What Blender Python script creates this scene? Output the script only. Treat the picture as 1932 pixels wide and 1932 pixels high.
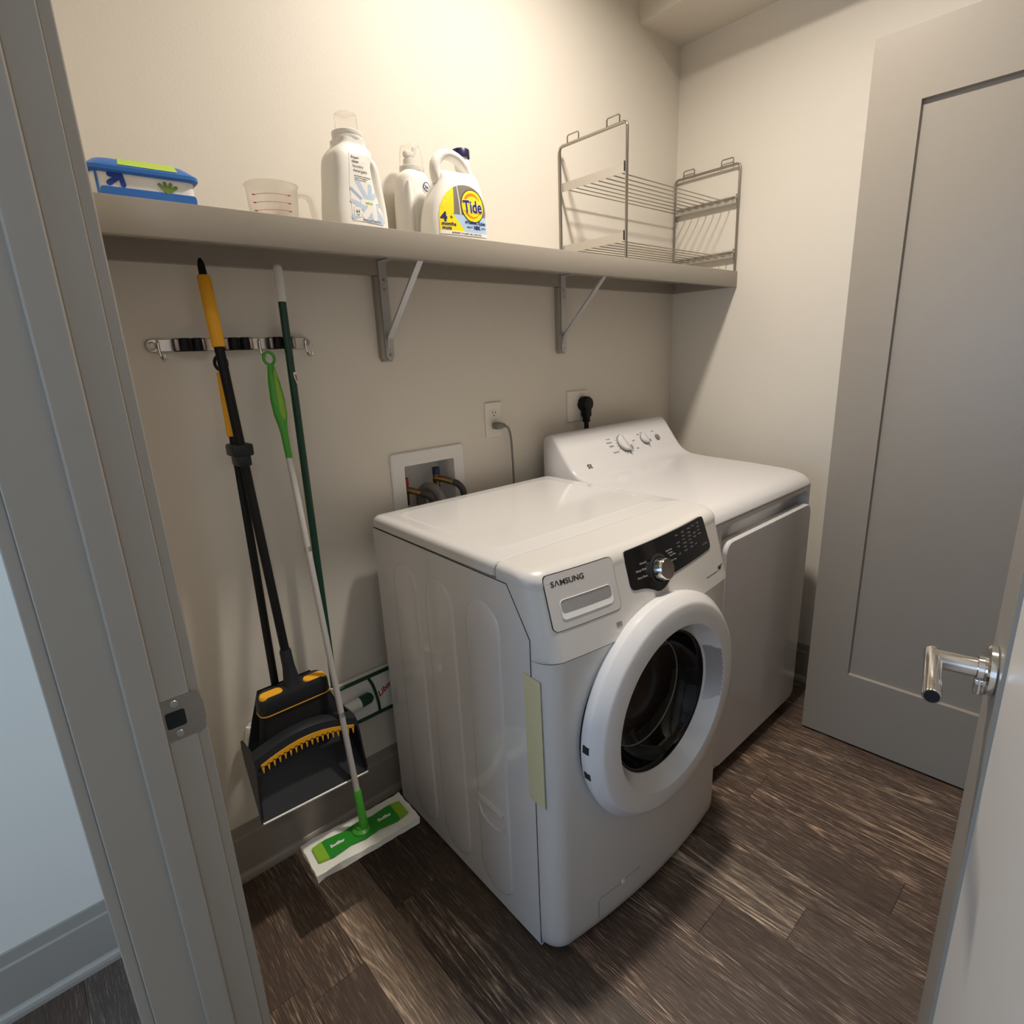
import bpy, bmesh, math, random
from mathutils import Vector, Matrix
C = bpy.context.scene.collection
for o in list(bpy.data.objects): bpy.data.objects.remove(o)
PI = math.pi
# ------------------------------------------------------------------ camera, world, lights, exposure
CAM = Vector((-2.295, -1.4811, 1.3765)); YAW, PITCH, ROLL, FPX = -0.7220, -0.2702, -0.0447, 1072.07
fwd = Vector((-math.sin(YAW)*math.cos(PITCH), math.cos(YAW)*math.cos(PITCH), math.sin(PITCH)))
rt = fwd.cross(Vector((0, 0, 1))).normalized(); up = rt.cross(fwd)
r2 = rt*math.cos(ROLL)+up*math.sin(ROLL); u2 = -rt*math.sin(ROLL)+up*math.cos(ROLL)
cd = bpy.data.cameras.new('camera'); cam = bpy.data.objects.new('camera', cd); C.objects.link(cam)
m = Matrix.Identity(4)
for i in range(3): m[i][0] = r2[i]; m[i][1] = u2[i]; m[i][2] = -fwd[i]; m[i][3] = CAM[i]
cam.matrix_world = m
cd.sensor_width = 36; cd.sensor_fit = 'HORIZONTAL'; cd.lens = 36*FPX/1932; cd.clip_start = .02
S_ = bpy.context.scene; S_.camera = cam
S_.view_settings.view_transform = 'Standard'; S_.view_settings.look = 'None'
S_.view_settings.gamma = 1; S_.view_settings.use_curve_mapping = False
S_.view_settings.exposure = 0.08
W = bpy.data.worlds.new('world'); S_.world = W; W.use_nodes = True
W.node_tree.nodes['Background'].inputs[0].default_value = (.55, .70, 1, 1)
W.node_tree.nodes['Background'].inputs[1].default_value = .3
LAMP_XY = (-1.05, -.71); LAMP_E = 23.5; LAMP_SPREAD = 148
WINDOW_E = 30.0; HALL_FILL_E = 14.0
# daylight entering by the hall window
ld = bpy.data.lights.new('hall_window_daylight', 'AREA'); ld.shape = 'RECTANGLE'; ld.size = 1.1; ld.size_y = 1.7
ld.energy = WINDOW_E; ld.color = (.42, .66, 1.0)
lo = bpy.data.objects.new('hall_window_daylight', ld); C.objects.link(lo)
lo.location = (-4.15, -.66, 1.35); lo.rotation_euler = (0, -PI/2, 0)
# the ceiling downlight above the machines
la = bpy.data.lights.new('ceiling_downlight', 'AREA'); la.shape = 'DISK'; la.size = .15; la.energy = LAMP_E; la.color = (1, .915, .81); la.spread = math.radians(LAMP_SPREAD)
lq = bpy.data.objects.new('ceiling_downlight', la); C.objects.link(lq); lq.location = (*LAMP_XY, 2.818)
# unseen fill light added behind the camera to brighten the door jamb
lh = bpy.data.lights.new('hall_fill_light', 'AREA'); lh.shape = 'DISK'; lh.size = .3; lh.energy = HALL_FILL_E; lh.color = (.84, .91, 1.0)
lk = bpy.data.objects.new('hall_fill_light', lh); C.objects.link(lk); lk.location = (-2.78, -2.85, 2.80)

# ------------------------------------------------------------------ materials
def mat(name, col, rough=.5, metal=0, coat=0, trans=0, spec=.5, emit=None, bump=None, ior=1.45, alpha=1):
    mt = bpy.data.materials.new(name); mt.use_nodes = True
    nt = mt.node_tree; b = nt.nodes['Principled BSDF']
    b.inputs['Base Color'].default_value = (*col, 1); b.inputs['Roughness'].default_value = rough
    b.inputs['Metallic'].default_value = metal; b.inputs['Coat Weight'].default_value = coat
    b.inputs['Coat Roughness'].default_value = .05
    b.inputs['Transmission Weight'].default_value = trans; b.inputs['Specular IOR Level'].default_value = spec
    b.inputs['IOR'].default_value = ior; b.inputs['Alpha'].default_value = alpha
    if emit: b.inputs['Emission Color'].default_value = (*emit[0], 1); b.inputs['Emission Strength'].default_value = emit[1]
    if bump:
        tc = nt.nodes.new('ShaderNodeTexCoord'); mp = nt.nodes.new('ShaderNodeMapping'); n = nt.nodes.new('ShaderNodeTexNoise')
        bp = nt.nodes.new('ShaderNodeBump'); mp.inputs['Scale'].default_value = bump[2] if len(bump) > 2 else (1, 1, 1)
        n.inputs['Scale'].default_value = bump[0]; n.inputs['Detail'].default_value = 3
        bp.inputs['Strength'].default_value = bump[1]; bp.inputs['Distance'].default_value = .002
        nt.links.new(tc.outputs['Object'], mp.inputs[0]); nt.links.new(mp.outputs[0], n.inputs['Vector'])
        nt.links.new(n.outputs[0], bp.inputs['Height']); nt.links.new(bp.outputs[0], b.inputs['Normal'])
    return mt
M = dict(
    wall=mat('wall_paint', (.73, .68, .60), .55, bump=(160, .12)),
    hall=mat('hall_paint', (.80, .79, .77), .6, bump=(160, .12)),
    ceil=mat('ceiling_paint', (.80, .76, .68), .7),
    trim=mat('greige_trim_paint', (.33, .295, .25), .36, bump=(40, .15)),
    inset=mat('pale_inset', (.78, .72, .64), .36),  # entry door's inset panel, paler than the trim around it
    white=mat('white_enamel', (.66, .645, .635), .14, coat=.25, bump=(9, .04)),
    dryerwhite=mat('dryer_enamel', (.67, .655, .66), .18, coat=.2),
    plasticw=mat('white_appliance_plastic', (.64, .615, .585), .30),
    ringw=mat('white_ring_plastic', (.76, .745, .74), .16, coat=.3),
    gap=mat('dark_gap', (.02, .02, .02), .8),
    black=mat('black_gloss_plastic', (.006, .006, .007), .12, coat=.2),
    rubber=mat('black_plastic', (.008, .008, .009), .45, spec=.25),
    charcoal=mat('charcoal_plastic', (.016, .018, .022), .42, spec=.35),
    bristle=mat('black_bristles', (.008, .008, .009), .9, bump=(300, .8, (1, 1, .04))),
    orange=mat('orange_rubber', (.88, .42, .02), .55),
    glass=mat('dark_door_glass', (.004, .004, .005), .07, spec=.35),
    chrome=mat('chrome', (.80, .79, .77), .10, 1),
    steel=mat('brushed_steel', (.62, .60, .57), .30, 1, bump=(60, .1, (1, 20, 20))),
    nickel=mat('satin_nickel', (.44, .40, .35), .33, 1),
    wire=mat('nickel_wire', (.36, .335, .30), .24, 1),
    zinc=mat('grey_zinc', (.52, .52, .53), .42, .6),
    knob=mat('brushed_knob_cap', (.36, .30, .27), .35, .9),
    ink=mat('dark_print', (.03, .028, .028), .6),
    greyink=mat('grey_print', (.22, .21, .21), .6),
    whiteink=mat('pale_print', (.42, .41, .39), .6),
    outlet=mat('outlet_plastic', (.80, .76, .68), .35),
    boxw=mat('valve_box_plastic', (.78, .76, .74), .4),
    greyplug=mat('grey_cord_plastic', (.20, .19, .175), .5),
    brass=mat('brass', (.26, .155, .06), .4, 1),
    red=mat('red_handle', (.30, .012, .014), .4),
    blueh=mat('blue_handle', (.012, .02, .08), .4),
    hose=mat('dark_hose', (.05, .042, .04), .5),
    tape=mat('yellowed_tape', (.66, .60, .37), .5, bump=(50, .5, (1, 1, 8))),
    lime=mat('lime_plastic', (.24, .46, .03), .35),
    green=mat('green_plastic', (.06, .34, .03), .35),
    midgreen=mat('deep_green_plastic', (.022, .25, .022), .35),
    dkgreen=mat('dark_green_enamel', (.006, .05, .028), .30),
    alu=mat('silver_pole_paint', (.60, .58, .56), .35, .35),
    cloth=mat('white_wipe_cloth', (.80, .79, .72), .9, bump=(90, .6)),
    bottle=mat('white_bottle_plastic', (.84, .82, .77), .30),
    clear=mat('clear_plastic', (.97, .95, .92), .08, trans=.92, ior=1.12, alpha=.55),
    frost=mat('frosted_plastic', (.94, .90, .84), .35, trans=.75, ior=1.1, alpha=.75),
    navy=mat('navy_plastic', (.012, .010, .06), .35),
    navyink=mat('navy_print', (.018, .012, .16), .5),
    yellow=mat('yellow_print', (.92, .76, .01), .5),
    yellow2=mat('golden_print', (.95, .58, .01), .5),
    orangeink=mat('orange_print', (.85, .25, .01), .5),
    taupe=mat('taupe_print', (.22, .195, .155), .5),
    sky=mat('sky_print', (.45, .64, .86), .5),
    paleblue=mat('pale_blue_print', (.50, .60, .74), .5),
    midblue=mat('soft_blue_print', (.36, .46, .66), .5),
    whiteprint=mat('white_print', (.84, .82, .79), .5),
    greenink=mat('green_print', (.45, .62, .10), .5),
    olive=mat('olive_print', (.16, .26, .05), .5),
    wipeblue=mat('wipes_blue_plastic', (.035, .16, .52), .3),
    wipedk=mat('wipes_dark_blue_print', (.012, .05, .33), .4),
    redink=mat('red_print', (.45, .03, .02), .5),
    lamp=mat('lamp_diffuser', (.9, .9, .9), .5, emit=((1, .875, .71), 1)),
    socket=mat('dark_hole', (.01, .01, .01), .9),
)

def floor_mat():
    mt = bpy.data.materials.new('limed_oak_planks'); mt.use_nodes = True; nt = mt.node_tree; N = nt.nodes.new; L = nt.links.new
    b = nt.nodes['Principled BSDF']; b.inputs['Roughness'].default_value = .48
    tc = N('ShaderNodeTexCoord'); at = N('ShaderNodeAttribute'); at.attribute_name = 'plank'
    sep = N('ShaderNodeSeparateColor'); L(at.outputs['Color'], sep.inputs[0])
    def math_(op, a, bb=None, c=None):
        n = N('ShaderNodeMath'); n.operation = op
        for i, v in enumerate((a, bb, c)):
            if v is None: continue
            if isinstance(v, (int, float)): n.inputs[i].default_value = v
            else: L(v, n.inputs[i])
        return n.outputs[0]
    comb = N('ShaderNodeCombineXYZ'); L(math_('MULTIPLY', sep.outputs[1], 7.0), comb.inputs[0]); L(math_('MULTIPLY', sep.outputs[1], 41.0), comb.inputs[1]); L(math_('MULTIPLY', sep.outputs[1], 19.0), comb.inputs[2])
    add = N('ShaderNodeVectorMath'); add.operation = 'ADD'; L(tc.outputs['Object'], add.inputs[0]); L(comb.outputs[0], add.inputs[1])
    def noise(sc, scale, detail=2, rough=.5, dist=0):
        mp = N('ShaderNodeMapping'); mp.inputs['Scale'].default_value = sc; L(add.outputs[0], mp.inputs[0])
        n = N('ShaderNodeTexNoise'); n.inputs['Scale'].default_value = scale; n.inputs['Detail'].default_value = detail
        n.inputs['Roughness'].default_value = rough; n.inputs['Distortion'].default_value = dist; L(mp.outputs[0], n.inputs['Vector']); return n.outputs[0]
    def ramp(v, pts):
        r = N('ShaderNodeValToRGB'); L(v, r.inputs[0]); e = r.color_ramp.elements
        while len(e) < len(pts): e.new(.5)
        for k, (p, c) in enumerate(pts): e[k].position = p; e[k].color = (*c, 1)
        return r
    cath = noise((8, .62, 1), 1.0, 2, .45, .3)                       # broad growth-ring field, contour lines give cathedrals
    lines = math_('MULTIPLY', math_('PINGPONG', math_('MULTIPLY', cath, 24.0), .5), 2.0)
    ln = ramp(lines, [(0, (0, 0, 0)), (.62, (0, 0, 0)), (.97, (1, 1, 1))]).outputs[0]
    blotch = noise((4, .7, 1), 1.6, 2, .5)
    where = ramp(blotch, [(.44, (.12, .12, .12)), (.66, (1, 1, 1))]).outputs[0]
    pores = noise((1, .03, 1), 520, 3, .65)
    pr = ramp(pores, [(.50, (0, 0, 0)), (.63, (1, 1, 1))]).outputs[0]
    speck = noise((1, .25, 1), 240, 2, .6)
    lim = math_('ADD', math_('MULTIPLY', math_('MULTIPLY', math_('MULTIPLY', ln, math_('ADD', math_('MULTIPLY', pores, 1.6), -.25)), where), .85), math_('MULTIPLY', pr, math_('ADD', math_('MULTIPLY', blotch, .72), .03)))
    lim = math_('MULTIPLY', lim, math_('ADD', math_('MULTIPLY', speck, 1.0), .4))
    lim = math_('MINIMUM', math_('MAXIMUM', math_('ADD', lim, math_('MULTIPLY', sep.outputs[0], .5)), 0), 1)
    col = ramp(lim, [(0, (.055, .037, .027)), (.22, (.105, .074, .054)), (.5, (.31, .23, .165)), (1, (.72, .57, .42))])
    hs = N('ShaderNodeMix'); hs.data_type = 'RGBA'; hs.blend_type = 'MULTIPLY'; L(math_('MULTIPLY', sep.outputs[2], 1.0), hs.inputs['Factor'])
    L(col.outputs[0], hs.inputs['A']); hs.inputs['B'].default_value = (1.0, .86, .80, 1)
    L(hs.outputs['Result'], b.inputs['Base Color'])
    bp = N('ShaderNodeBump'); bp.inputs['Strength'].default_value = .35; bp.inputs['Distance'].default_value = .0012
    L(lim, bp.inputs['Height']); L(bp.outputs[0], b.inputs['Normal'])
    return mt
M['floor'] = floor_mat()

# ------------------------------------------------------------------ helpers
def obj(name, bm, m, parent=None, smooth=True, angle=40):
    me = bpy.data.meshes.new(name); bmesh.ops.remove_doubles(bm, verts=bm.verts, dist=1e-6)
    bmesh.ops.recalc_face_normals(bm, faces=bm.faces); bm.to_mesh(me); bm.free()
    ms = m if isinstance(m, (list, tuple)) else [m]
    for x in ms: me.materials.append(M[x])
    if smooth:
        for p in me.polygons: p.use_smooth = True
        me.set_sharp_from_angle(angle=math.radians(angle))
    o = bpy.data.objects.new(name, me); C.objects.link(o)
    if parent: o.parent = parent
    return o
def tag(o, label=None, cat=None, group=None, kind=None):
    if label: o['label'] = label
    if cat: o['category'] = cat
    if group: o['group'] = group
    if kind: o['kind'] = kind
    return o
def thing(name, label, cat, loc=(0, 0, 0), rz=0, group=None):
    o = bpy.data.objects.new(name, None); C.objects.link(o); o.empty_display_size = .05
    o.location = loc; o.rotation_euler = (0, 0, rz); return tag(o, label, cat, group)
def struct(name, bm, m, label, cat, parent=None, smooth=False):
    o = obj(name, bm, m, parent, smooth)
    if parent is None: tag(o, label, cat, kind='structure')
    return o
def BM(): return bmesh.new()
def box(bm, x0, x1, y0, y1, z0, z1, bev=0, seg=2, mi=0):
    r = bmesh.ops.create_cube(bm, size=1); vs = r['verts']
    for v in vs: v.co = Vector((x0+(v.co.x+.5)*(x1-x0), y0+(v.co.y+.5)*(y1-y0), z0+(v.co.z+.5)*(z1-z0)))
    fs = list({f for v in vs for f in v.link_faces})
    for f in fs: f.material_index = mi
    if bev:
        es = list({e for v in vs for e in v.link_edges})
        bmesh.ops.bevel(bm, geom=es, offset=bev, segments=seg, affect='EDGES', profile=.5)
    return bm
def obox(bm, a, b, w, h, ref=(0, 0, 1), bev=0):
    """bar from a to b, section w (sideways) x h (along ref)"""
    a = Vector(a); b = Vector(b); d = (b-a); L = d.length; d.normalize()
    s = d.cross(Vector(ref)).normalized(); t = s.cross(d)
    t2 = BM(); box(t2, -w/2, w/2, 0, L, -h/2, h/2, bev)
    mx = Matrix.Identity(4)
    for i in range(3): mx[i][0] = s[i]; mx[i][1] = d[i]; mx[i][2] = t[i]; mx[i][3] = a[i]
    merge(bm, t2, mx); return bm
def merge(bm, src, mx=None, mi=None):
    if mx is not None: src.transform(mx)
    if mi is not None:
        for f in src.faces: f.material_index = mi
    me = bpy.data.meshes.new('t'); src.to_mesh(me); src.free(); bm.from_mesh(me); bpy.data.meshes.remove(me); return bm
def loft(bm, rings, cap0=True, cap1=True, closed=True, mi=0):
    R = [[bm.verts.new(p) for p in r] for r in rings]; n = len(R[0])
    for a, b in zip(R, R[1:]):
        for i in range(n if closed else n-1):
            j = (i+1) % n
            try: f = bm.faces.new((a[i], a[j], b[j], b[i])); f.material_index = mi
            except ValueError: pass
    if cap0: f = bm.faces.new(R[0][::-1]); f.material_index = mi
    if cap1: f = bm.faces.new(R[-1]); f.material_index = mi
    return bm
def catmull(pts, n=8):
    P = [Vector(p) for p in pts]; P = [P[0]*2-P[1]]+P+[P[-1]*2-P[-2]]; out = []
    for i in range(1, len(P)-2):
        a, b, c, d = P[i-1:i+3]
        for k in range(n):
            t = k/n; out.append(.5*((2*b)+(c-a)*t+(2*a-5*b+4*c-d)*t*t+(3*b-a-3*c+d)*t**3))
    out.append(P[-2]); return out
def tube(bm, pts, r, seg=10, cap=True, mi=0, flat=1.0, ref=None):
    """tube along pts; r a number or a list; flat scales the second axis"""
    P = [Vector(p) for p in pts]; rs = r if isinstance(r, (list, tuple)) else [r]*len(P); rings = []
    t = (P[1]-P[0]).normalized(); n = t.orthogonal().normalized() if ref is None else (Vector(ref)-t*t.dot(Vector(ref))).normalized()
    for i, p in enumerate(P):
        t = (P[min(i+1, len(P)-1)]-P[max(i-1, 0)]).normalized()
        n = (n-t*n.dot(t)).normalized(); bb = t.cross(n)
        rings.append([p+rs[i]*(n*math.cos(2*PI*k/seg)+bb*flat*math.sin(2*PI*k/seg)) for k in range(seg)])
    return loft(bm, rings, cap, cap, True, mi)
def lathe(bm, prof, origin=(0, 0, 0), axis='z', seg=48, mi=0, cap=False):
    """prof: (r, h) pairs"""
    o = Vector(origin); rings = []
    for r, h in prof:
        ring = []
        for k in range(seg):
            a = 2*PI*k/seg; c, s = r*math.cos(a), r*math.sin(a)
            ring.append(o+(Vector((c, s, h)) if axis == 'z' else Vector((c, -h, s)) if axis == '-y' else Vector((-h, c, s))))
        rings.append(ring)
    return loft(bm, rings, cap, cap, True, mi)
def rrect(x0, x1, y0, y1, r, n=6):
    out = []
    for cx, cy, a0 in ((x1-r, y1-r, 0), (x0+r, y1-r, 90), (x0+r, y0+r, 180), (x1-r, y0+r, 270)):
        for k in range(n+1):
            a = math.radians(a0+90*k/n); out.append((cx+r*math.cos(a), cy+r*math.sin(a)))
    return out
def sellipse(cx, cy, w, d, e=3, n=40):
    out = []
    for k in range(n):
        a = 2*PI*k/n; c, s = math.cos(a), math.sin(a)
        out.append((cx+w/2*math.copysign(abs(c)**(2/e), c), cy+d/2*math.copysign(abs(s)**(2/e), s)))
    return out
def ellipse2(cx, cy, rx, ry, n=32, a0=0, a1=360):
    return [(cx+rx*math.cos(math.radians(a0+(a1-a0)*k/n)), cy+ry*math.sin(math.radians(a0+(a1-a0)*k/n))) for k in range(n+(0 if a1-a0 == 360 else 1))]
def capsule2(p, q, r, n=6):
    p = Vector(p); q = Vector(q); a = math.atan2(q.y-p.y, q.x-p.x); out = []
    for k in range(n+1): t = a-PI/2+PI*k/n; out.append((q.x+r*math.cos(t), q.y+r*math.sin(t)))
    for k in range(n+1): t = a+PI/2+PI*k/n; out.append((p.x+r*math.cos(t), p.y+r*math.sin(t)))
    return out
def plate(bm, pts, d0, d1, mi=0):
    """polygon in (x, z) extruded in y: back y=-d0, front y=-d1 (d = distance towards the viewer)"""
    A = [bm.verts.new((x, -d0, z)) for x, z in pts]; B = [bm.verts.new((x, -d1, z)) for x, z in pts]; n = len(pts)
    for i in range(n): bm.faces.new((A[i], A[(i+1) % n], B[(i+1) % n], B[i])).material_index = mi
    bm.faces.new(A).material_index = mi; bm.faces.new(B[::-1]).material_index = mi
    return bm
def text_bm(s, size, x=0, z=0, d=0, align='LEFT', bold=0, shear=0, mi=0, sx=1, thick=.0002, rot=0):
    """writing standing in the (x, z) plane at y=-d, read from -y"""
    cu = bpy.data.curves.new('t', 'FONT'); cu.body = s; cu.size = size; cu.align_x = align; cu.offset = bold; cu.shear = shear
    cu.extrude = thick; cu.resolution_u = 3
    o = bpy.data.objects.new('t', cu); C.objects.link(o); dg = bpy.context.evaluated_depsgraph_get(); dg.update()
    me = bpy.data.meshes.new_from_object(o.evaluated_get(dg)); bm = BM(); bm.from_mesh(me)
    bpy.data.objects.remove(o); bpy.data.curves.remove(cu); bpy.data.meshes.remove(me)
    ca, sa = math.cos(rot), math.sin(rot)
    for v in bm.verts:
        a, b, c = v.co.x*sx, v.co.y, v.co.z
        v.co = Vector((x+a*ca-b*sa, -d-c, z+a*sa+b*ca))
    for f in bm.faces: f.material_index = mi
    return bm

# ------------------------------------------------------------------ the setting
CEIL = 2.84; XL = -2.308; XJ = -2.19; YJ = -.74; YH = -1.575
# valve-box hole in the back wall
HX0, HX1, HZ0, HZ1 = -1.424, -1.232, .876, 1.0695
bm = BM()
for x0, x1, z0, z1 in ((-4.2, HX0, 0, CEIL), (HX1, .1, 0, CEIL), (HX0, HX1, 0, HZ0), (HX0, HX1, HZ1, CEIL)):
    box(bm, x0, x1, 0, .12, z0, z1, mi=0)
struct('wall_back', bm, 'wall', 'beige painted back wall behind the laundry machines', 'wall')
bm = BM(); box(bm, 0, .1, -1.72, 0, 0, CEIL); struct('wall_right', bm, 'wall', 'beige painted side wall beside the dryer', 'wall')
bm = BM(); box(bm, XL, -1.10, -1.74, -1.63, 0, CEIL); box(bm, -.28, .1, -1.74, -1.63, 0, CEIL); box(bm, -1.10, -.28, -1.74, -1.63, 2.17, CEIL); box(bm, -2.3, .1, -3.2, -3.1, 0, CEIL); box(bm, 0, .1, -3.1, -1.74, 0, CEIL); struct('wall_front', bm, 'wall', 'beige wall opposite the back wall, on the camera side', 'wall')
bm = BM(); box(bm, XL, XJ, YJ+.02, 0, 0, CEIL); box(bm, XL, XJ, -1.63, YH-.02, 0, CEIL); box(bm, XL, XJ, YH-.02, YJ+.02, 2.14, CEIL)
struct('wall_left', bm, 'wall', 'partition wall holding the doorway at left', 'wall')
bm = BM(); box(bm, -4.2, .1, -3.2, .12, CEIL, CEIL+.1); struct('ceiling', bm, 'ceil', 'pale painted ceiling', 'ceiling')
bm = BM(); box(bm, -.2733, 0, -1.63, 0, 2.509, CEIL); struct('wall_soffit', bm, 'wall', 'boxed soffit along the top of the side wall', 'soffit')
bm = BM(); box(bm, -4.3, -2.31, -3.3, -3.2, 0, CEIL)
box(bm, -2.4, -2.3, -3.2, -1.74, 0, CEIL)
struct('wall_hall', bm, 'hall', 'hall walls behind the camera', 'wall')
bm = BM(); box(bm, -4.3, -4.2, -3.2, -1.21, 0, CEIL); box(bm, -4.3, -4.2, -.11, .12, 0, CEIL); box(bm, -4.3, -4.2, -1.21, -.11, 0, .5); box(bm, -4.3, -4.2, -1.21, -.11, 2.2, CEIL)
struct('wall_window', bm, 'hall', 'hall wall with the window opening', 'wall')

# floor: oak planks running away from the doorway, one mesh
random.seed(11)
PW = .126; joints = {0: [], 5: [-.958, ], 6: [-1.112], 8: [-1.26], 9: [-.838], -1: [-.452], -2: [-.405], 1: [-.382], 7: [-.60, -1.55], 3: [-.75], 2: [-1.05], 4: [-1.35]}
tone = {(0, 0): .62, (6, 0): .12, (6, 1): .36, (5, 0): .0, (5, 1): .10, (8, 0): .10, (8, 1): .05, (9, 0): .06, (9, 1): .12, (7, 1): .05, (1, 0): .0, (1, 1): -.02, (2, 1): .02, (2, 0): .12, (3, 0): .16, (3, 1): .0, (4, 1): .10, (4, 0): .12, (-1, 0): .10, (-1, 1): .14, (-2, 0): .12, (-2, 1): .12}
bm = BM(); lay = bm.loops.layers.float_color.new('plank')
box(bm, -4.2, .0, -3.2, .0, -.05, -.0016, mi=1)
for k in range(-18, 16):
    x0 = -1.919+PW*k; x1 = x0+PW
    js = joints.get(k)
    if js is None or k < -2: js = [random.uniform(-1.4, -.4)]
    ys = [.0]+sorted(js, reverse=True)+[-1.9-random.random(), -3.2]
    ys = sorted(ys, reverse=True)
    for i in range(len(ys)-1):
        a, b = max(x0, -4.2)+.0006, min(x1, 0)-.0006
        if b <= a: continue
        t = tone.get((k, len(ys)-3-i if len(js) else i), random.uniform(0, .2))
        col = (t, random.random(), random.random()*.8, 1)
        y0, y1 = ys[i+1]+.0006, ys[i]-.0006
        vs = [bm.verts.new(p) for p in ((a, y0, 0), (b, y0, 0), (b, y1, 0), (a, y1, 0))]
        lo_ = [bm.verts.new(p) for p in ((a-.0005, y0-.0005, -.0016), (b+.0005, y0-.0005, -.0016), (b+.0005, y1+.0005, -.0016), (a-.0005, y1+.0005, -.0016))]
        fs = [bm.faces.new(vs)]+[bm.faces.new((vs[j], lo_[j], lo_[(j+1) % 4], vs[(j+1) % 4])) for j in range(4)]
        for f in fs:
            for l in f.loops: l[lay] = col
struct('floor', bm, ['floor', 'gap'], 'dark limed oak plank floor', 'floor')

def skirting(name, pts_fn, x0, x1, label):
    """profile (out, z) extruded between x0 and x1 by pts_fn(out, s, z)"""
    prof = [(0, .163), (.007, .163), (.0075, .134), (.013, .131), (.013, .024), (.017, .022), (.022, .017), (.0245, .010), (.025, 0), (0, 0)]
    bm = BM(); loft(bm, [[pts_fn(o, s, z) for o, z in prof] for s in (x0, x1)])
    return struct(name, bm, 'trim', label, 'baseboard', smooth=False)
skirting('baseboard_back', lambda o, s, z: (s, -o, z), XJ, -.025, 'greige baseboard along the back wall behind the machines')
skirting('baseboard_right', lambda o, s, z: (-o, s, z), -1.6, 0, 'greige baseboard at the side wall beside the dryer')
skirting('baseboard_hall', lambda o, s, z: (s, -o, z), -4.2, XL, 'greige baseboard in the hall, left of the door frame')

# door frame on the left: casings, jamb with stop, strike plate
t1 = tag(bpy.data.objects.new('trim_1', None), 'greige door frame at the left edge, with strike plate', 'door frame', kind='structure'); C.objects.link(t1); t1.empty_display_size = .05
HD = 2.14
bm = BM(); box(bm, XL, XJ, YJ, YJ+.02, 0, HD, .0015); box(bm, XL, XJ, YH-.02, YH, 0, HD, .0015); box(bm, XL, XJ, YH, YJ, HD-.02, HD); obj('jamb', bm, 'trim', t1, False)
bm = BM(); box(bm, -2.2549, -2.2235, YJ-.008, YJ+.001, 0, HD-.02, .0022, 2); obj('door_stop', bm, 'trim', t1, True, 20)
bm = BM(); box(bm, -2.2549, -2.2235, YH, YH+.011, 0, HD-.02, .003, 2); obj('door_stop', bm, 'trim', t1)
for nm, xa, xb in (('hall_casing', -2.3215, XL), ('room_casing', XJ, -2.1767)):
    for ya, yb in ((YJ+.006, YJ+.076), (YH-.076, YH-.006)):
        bm = BM(); box(bm, xa, xb, ya, yb, 0, HD+.06, .0018); obj(nm, bm, 'trim', t1, True, 20)
# strike plate
bm = BM(); ZS = .962; h = .0285
pts = [(-2.2245, -h), (-2.2245, h), (-2.192, h)]
out = [(-2.2265+.004, ZS-h), (-2.188, ZS-h), (-2.180, ZS-h+.006), (-2.1775, ZS-.012), (-2.1775, ZS+.012), (-2.180, ZS+h-.006), (-2.188, ZS+h), (-2.2265+.004, ZS+h), (-2.2265, ZS+h-.004), (-2.2265, ZS-h+.004)]
plate(bm, [(x, z) for x, z in out], -YJ-.0005, -YJ+.0018)
st = obj('strike_plate', bm, 'nickel', t1, False); st['label'] = 'satin nickel strike plate'
bm = BM(); plate(bm, rrect(-2.2205, -2.199, ZS-.011, ZS+.011, .003), -YJ, -YJ+.0024); obj('latch_hole', bm, 'socket', st, False)
for dz in (-.0205, .0205):
    bm = BM(); lathe(bm, [(.0001, .0008), (.0042, .0008), (.0048, 0)], (-2.2085, YJ-.0022, ZS+dz), '-y', 16); plate(bm, rrect(-2.2085-.0025, -2.2085+.0025, ZS+dz-.0006, ZS+dz+.0006, .0003), .7432, .7434, 0); obj('screw', bm, 'steel', st)

# doors --------------------------------------------------------------
def shaker_door(name, org, ang, w, z0, z1, th, stile, label, rail_b, rail_t, inset=None):
    """leaf from org along ang; face 'left' of the direction is the seen one. local: x along, y normal"""
    e = tag(bpy.data.objects.new(name, None), label, 'door', kind='structure'); C.objects.link(e); e.location = (*org, 0); e.rotation_euler = (0, 0, ang); e.empty_display_size = .05
    bm = BM(); px0, px1, pz0, pz1 = stile, w-stile, z0+rail_b, z1-rail_t; dp = .004 if inset else .011
    for sgn, y in ((1, 0), (-1, -th)):
        o4 = [(0, y, z0), (w, y, z0), (w, y, z1), (0, y, z1)]; i4 = [(px0, y, pz0), (px1, y, pz0), (px1, y, pz1), (px0, y, pz1)]
        d4 = [(px0+.003, y-sgn*dp, pz0+.003), (px1-.003, y-sgn*dp, pz0+.003), (px1-.003, y-sgn*dp, pz1-.003), (px0+.003, y-sgn*dp, pz1-.003)]
        loft(bm, [o4, i4, d4], False, True)
    loft(bm, [[(0, 0, z0), (w, 0, z0), (w, 0, z1), (0, 0, z1)], [(0, -th, z0), (w, -th, z0), (w, -th, z1), (0, -th, z1)]], False, False)
    bm.normal_update()
    for f in bm.faces:
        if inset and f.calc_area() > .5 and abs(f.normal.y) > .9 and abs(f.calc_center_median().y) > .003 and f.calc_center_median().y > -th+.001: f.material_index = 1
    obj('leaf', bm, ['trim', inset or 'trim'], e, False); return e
# leaf standing open in front of the side wall (its free edge by the dryer)
ang = -PI/2+.0429; P0 = Vector((-.3176, -.809, 0)); W2 = .76
d = Vector((math.cos(ang), math.sin(ang), 0))
org = P0+d*W2
shaker_door('door_2', (org.x, org.y), ang+PI, W2, .007, 2.1548, .04, .1265, 'tall greige panelled door standing open in front of the side wall', .261, .176)
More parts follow.
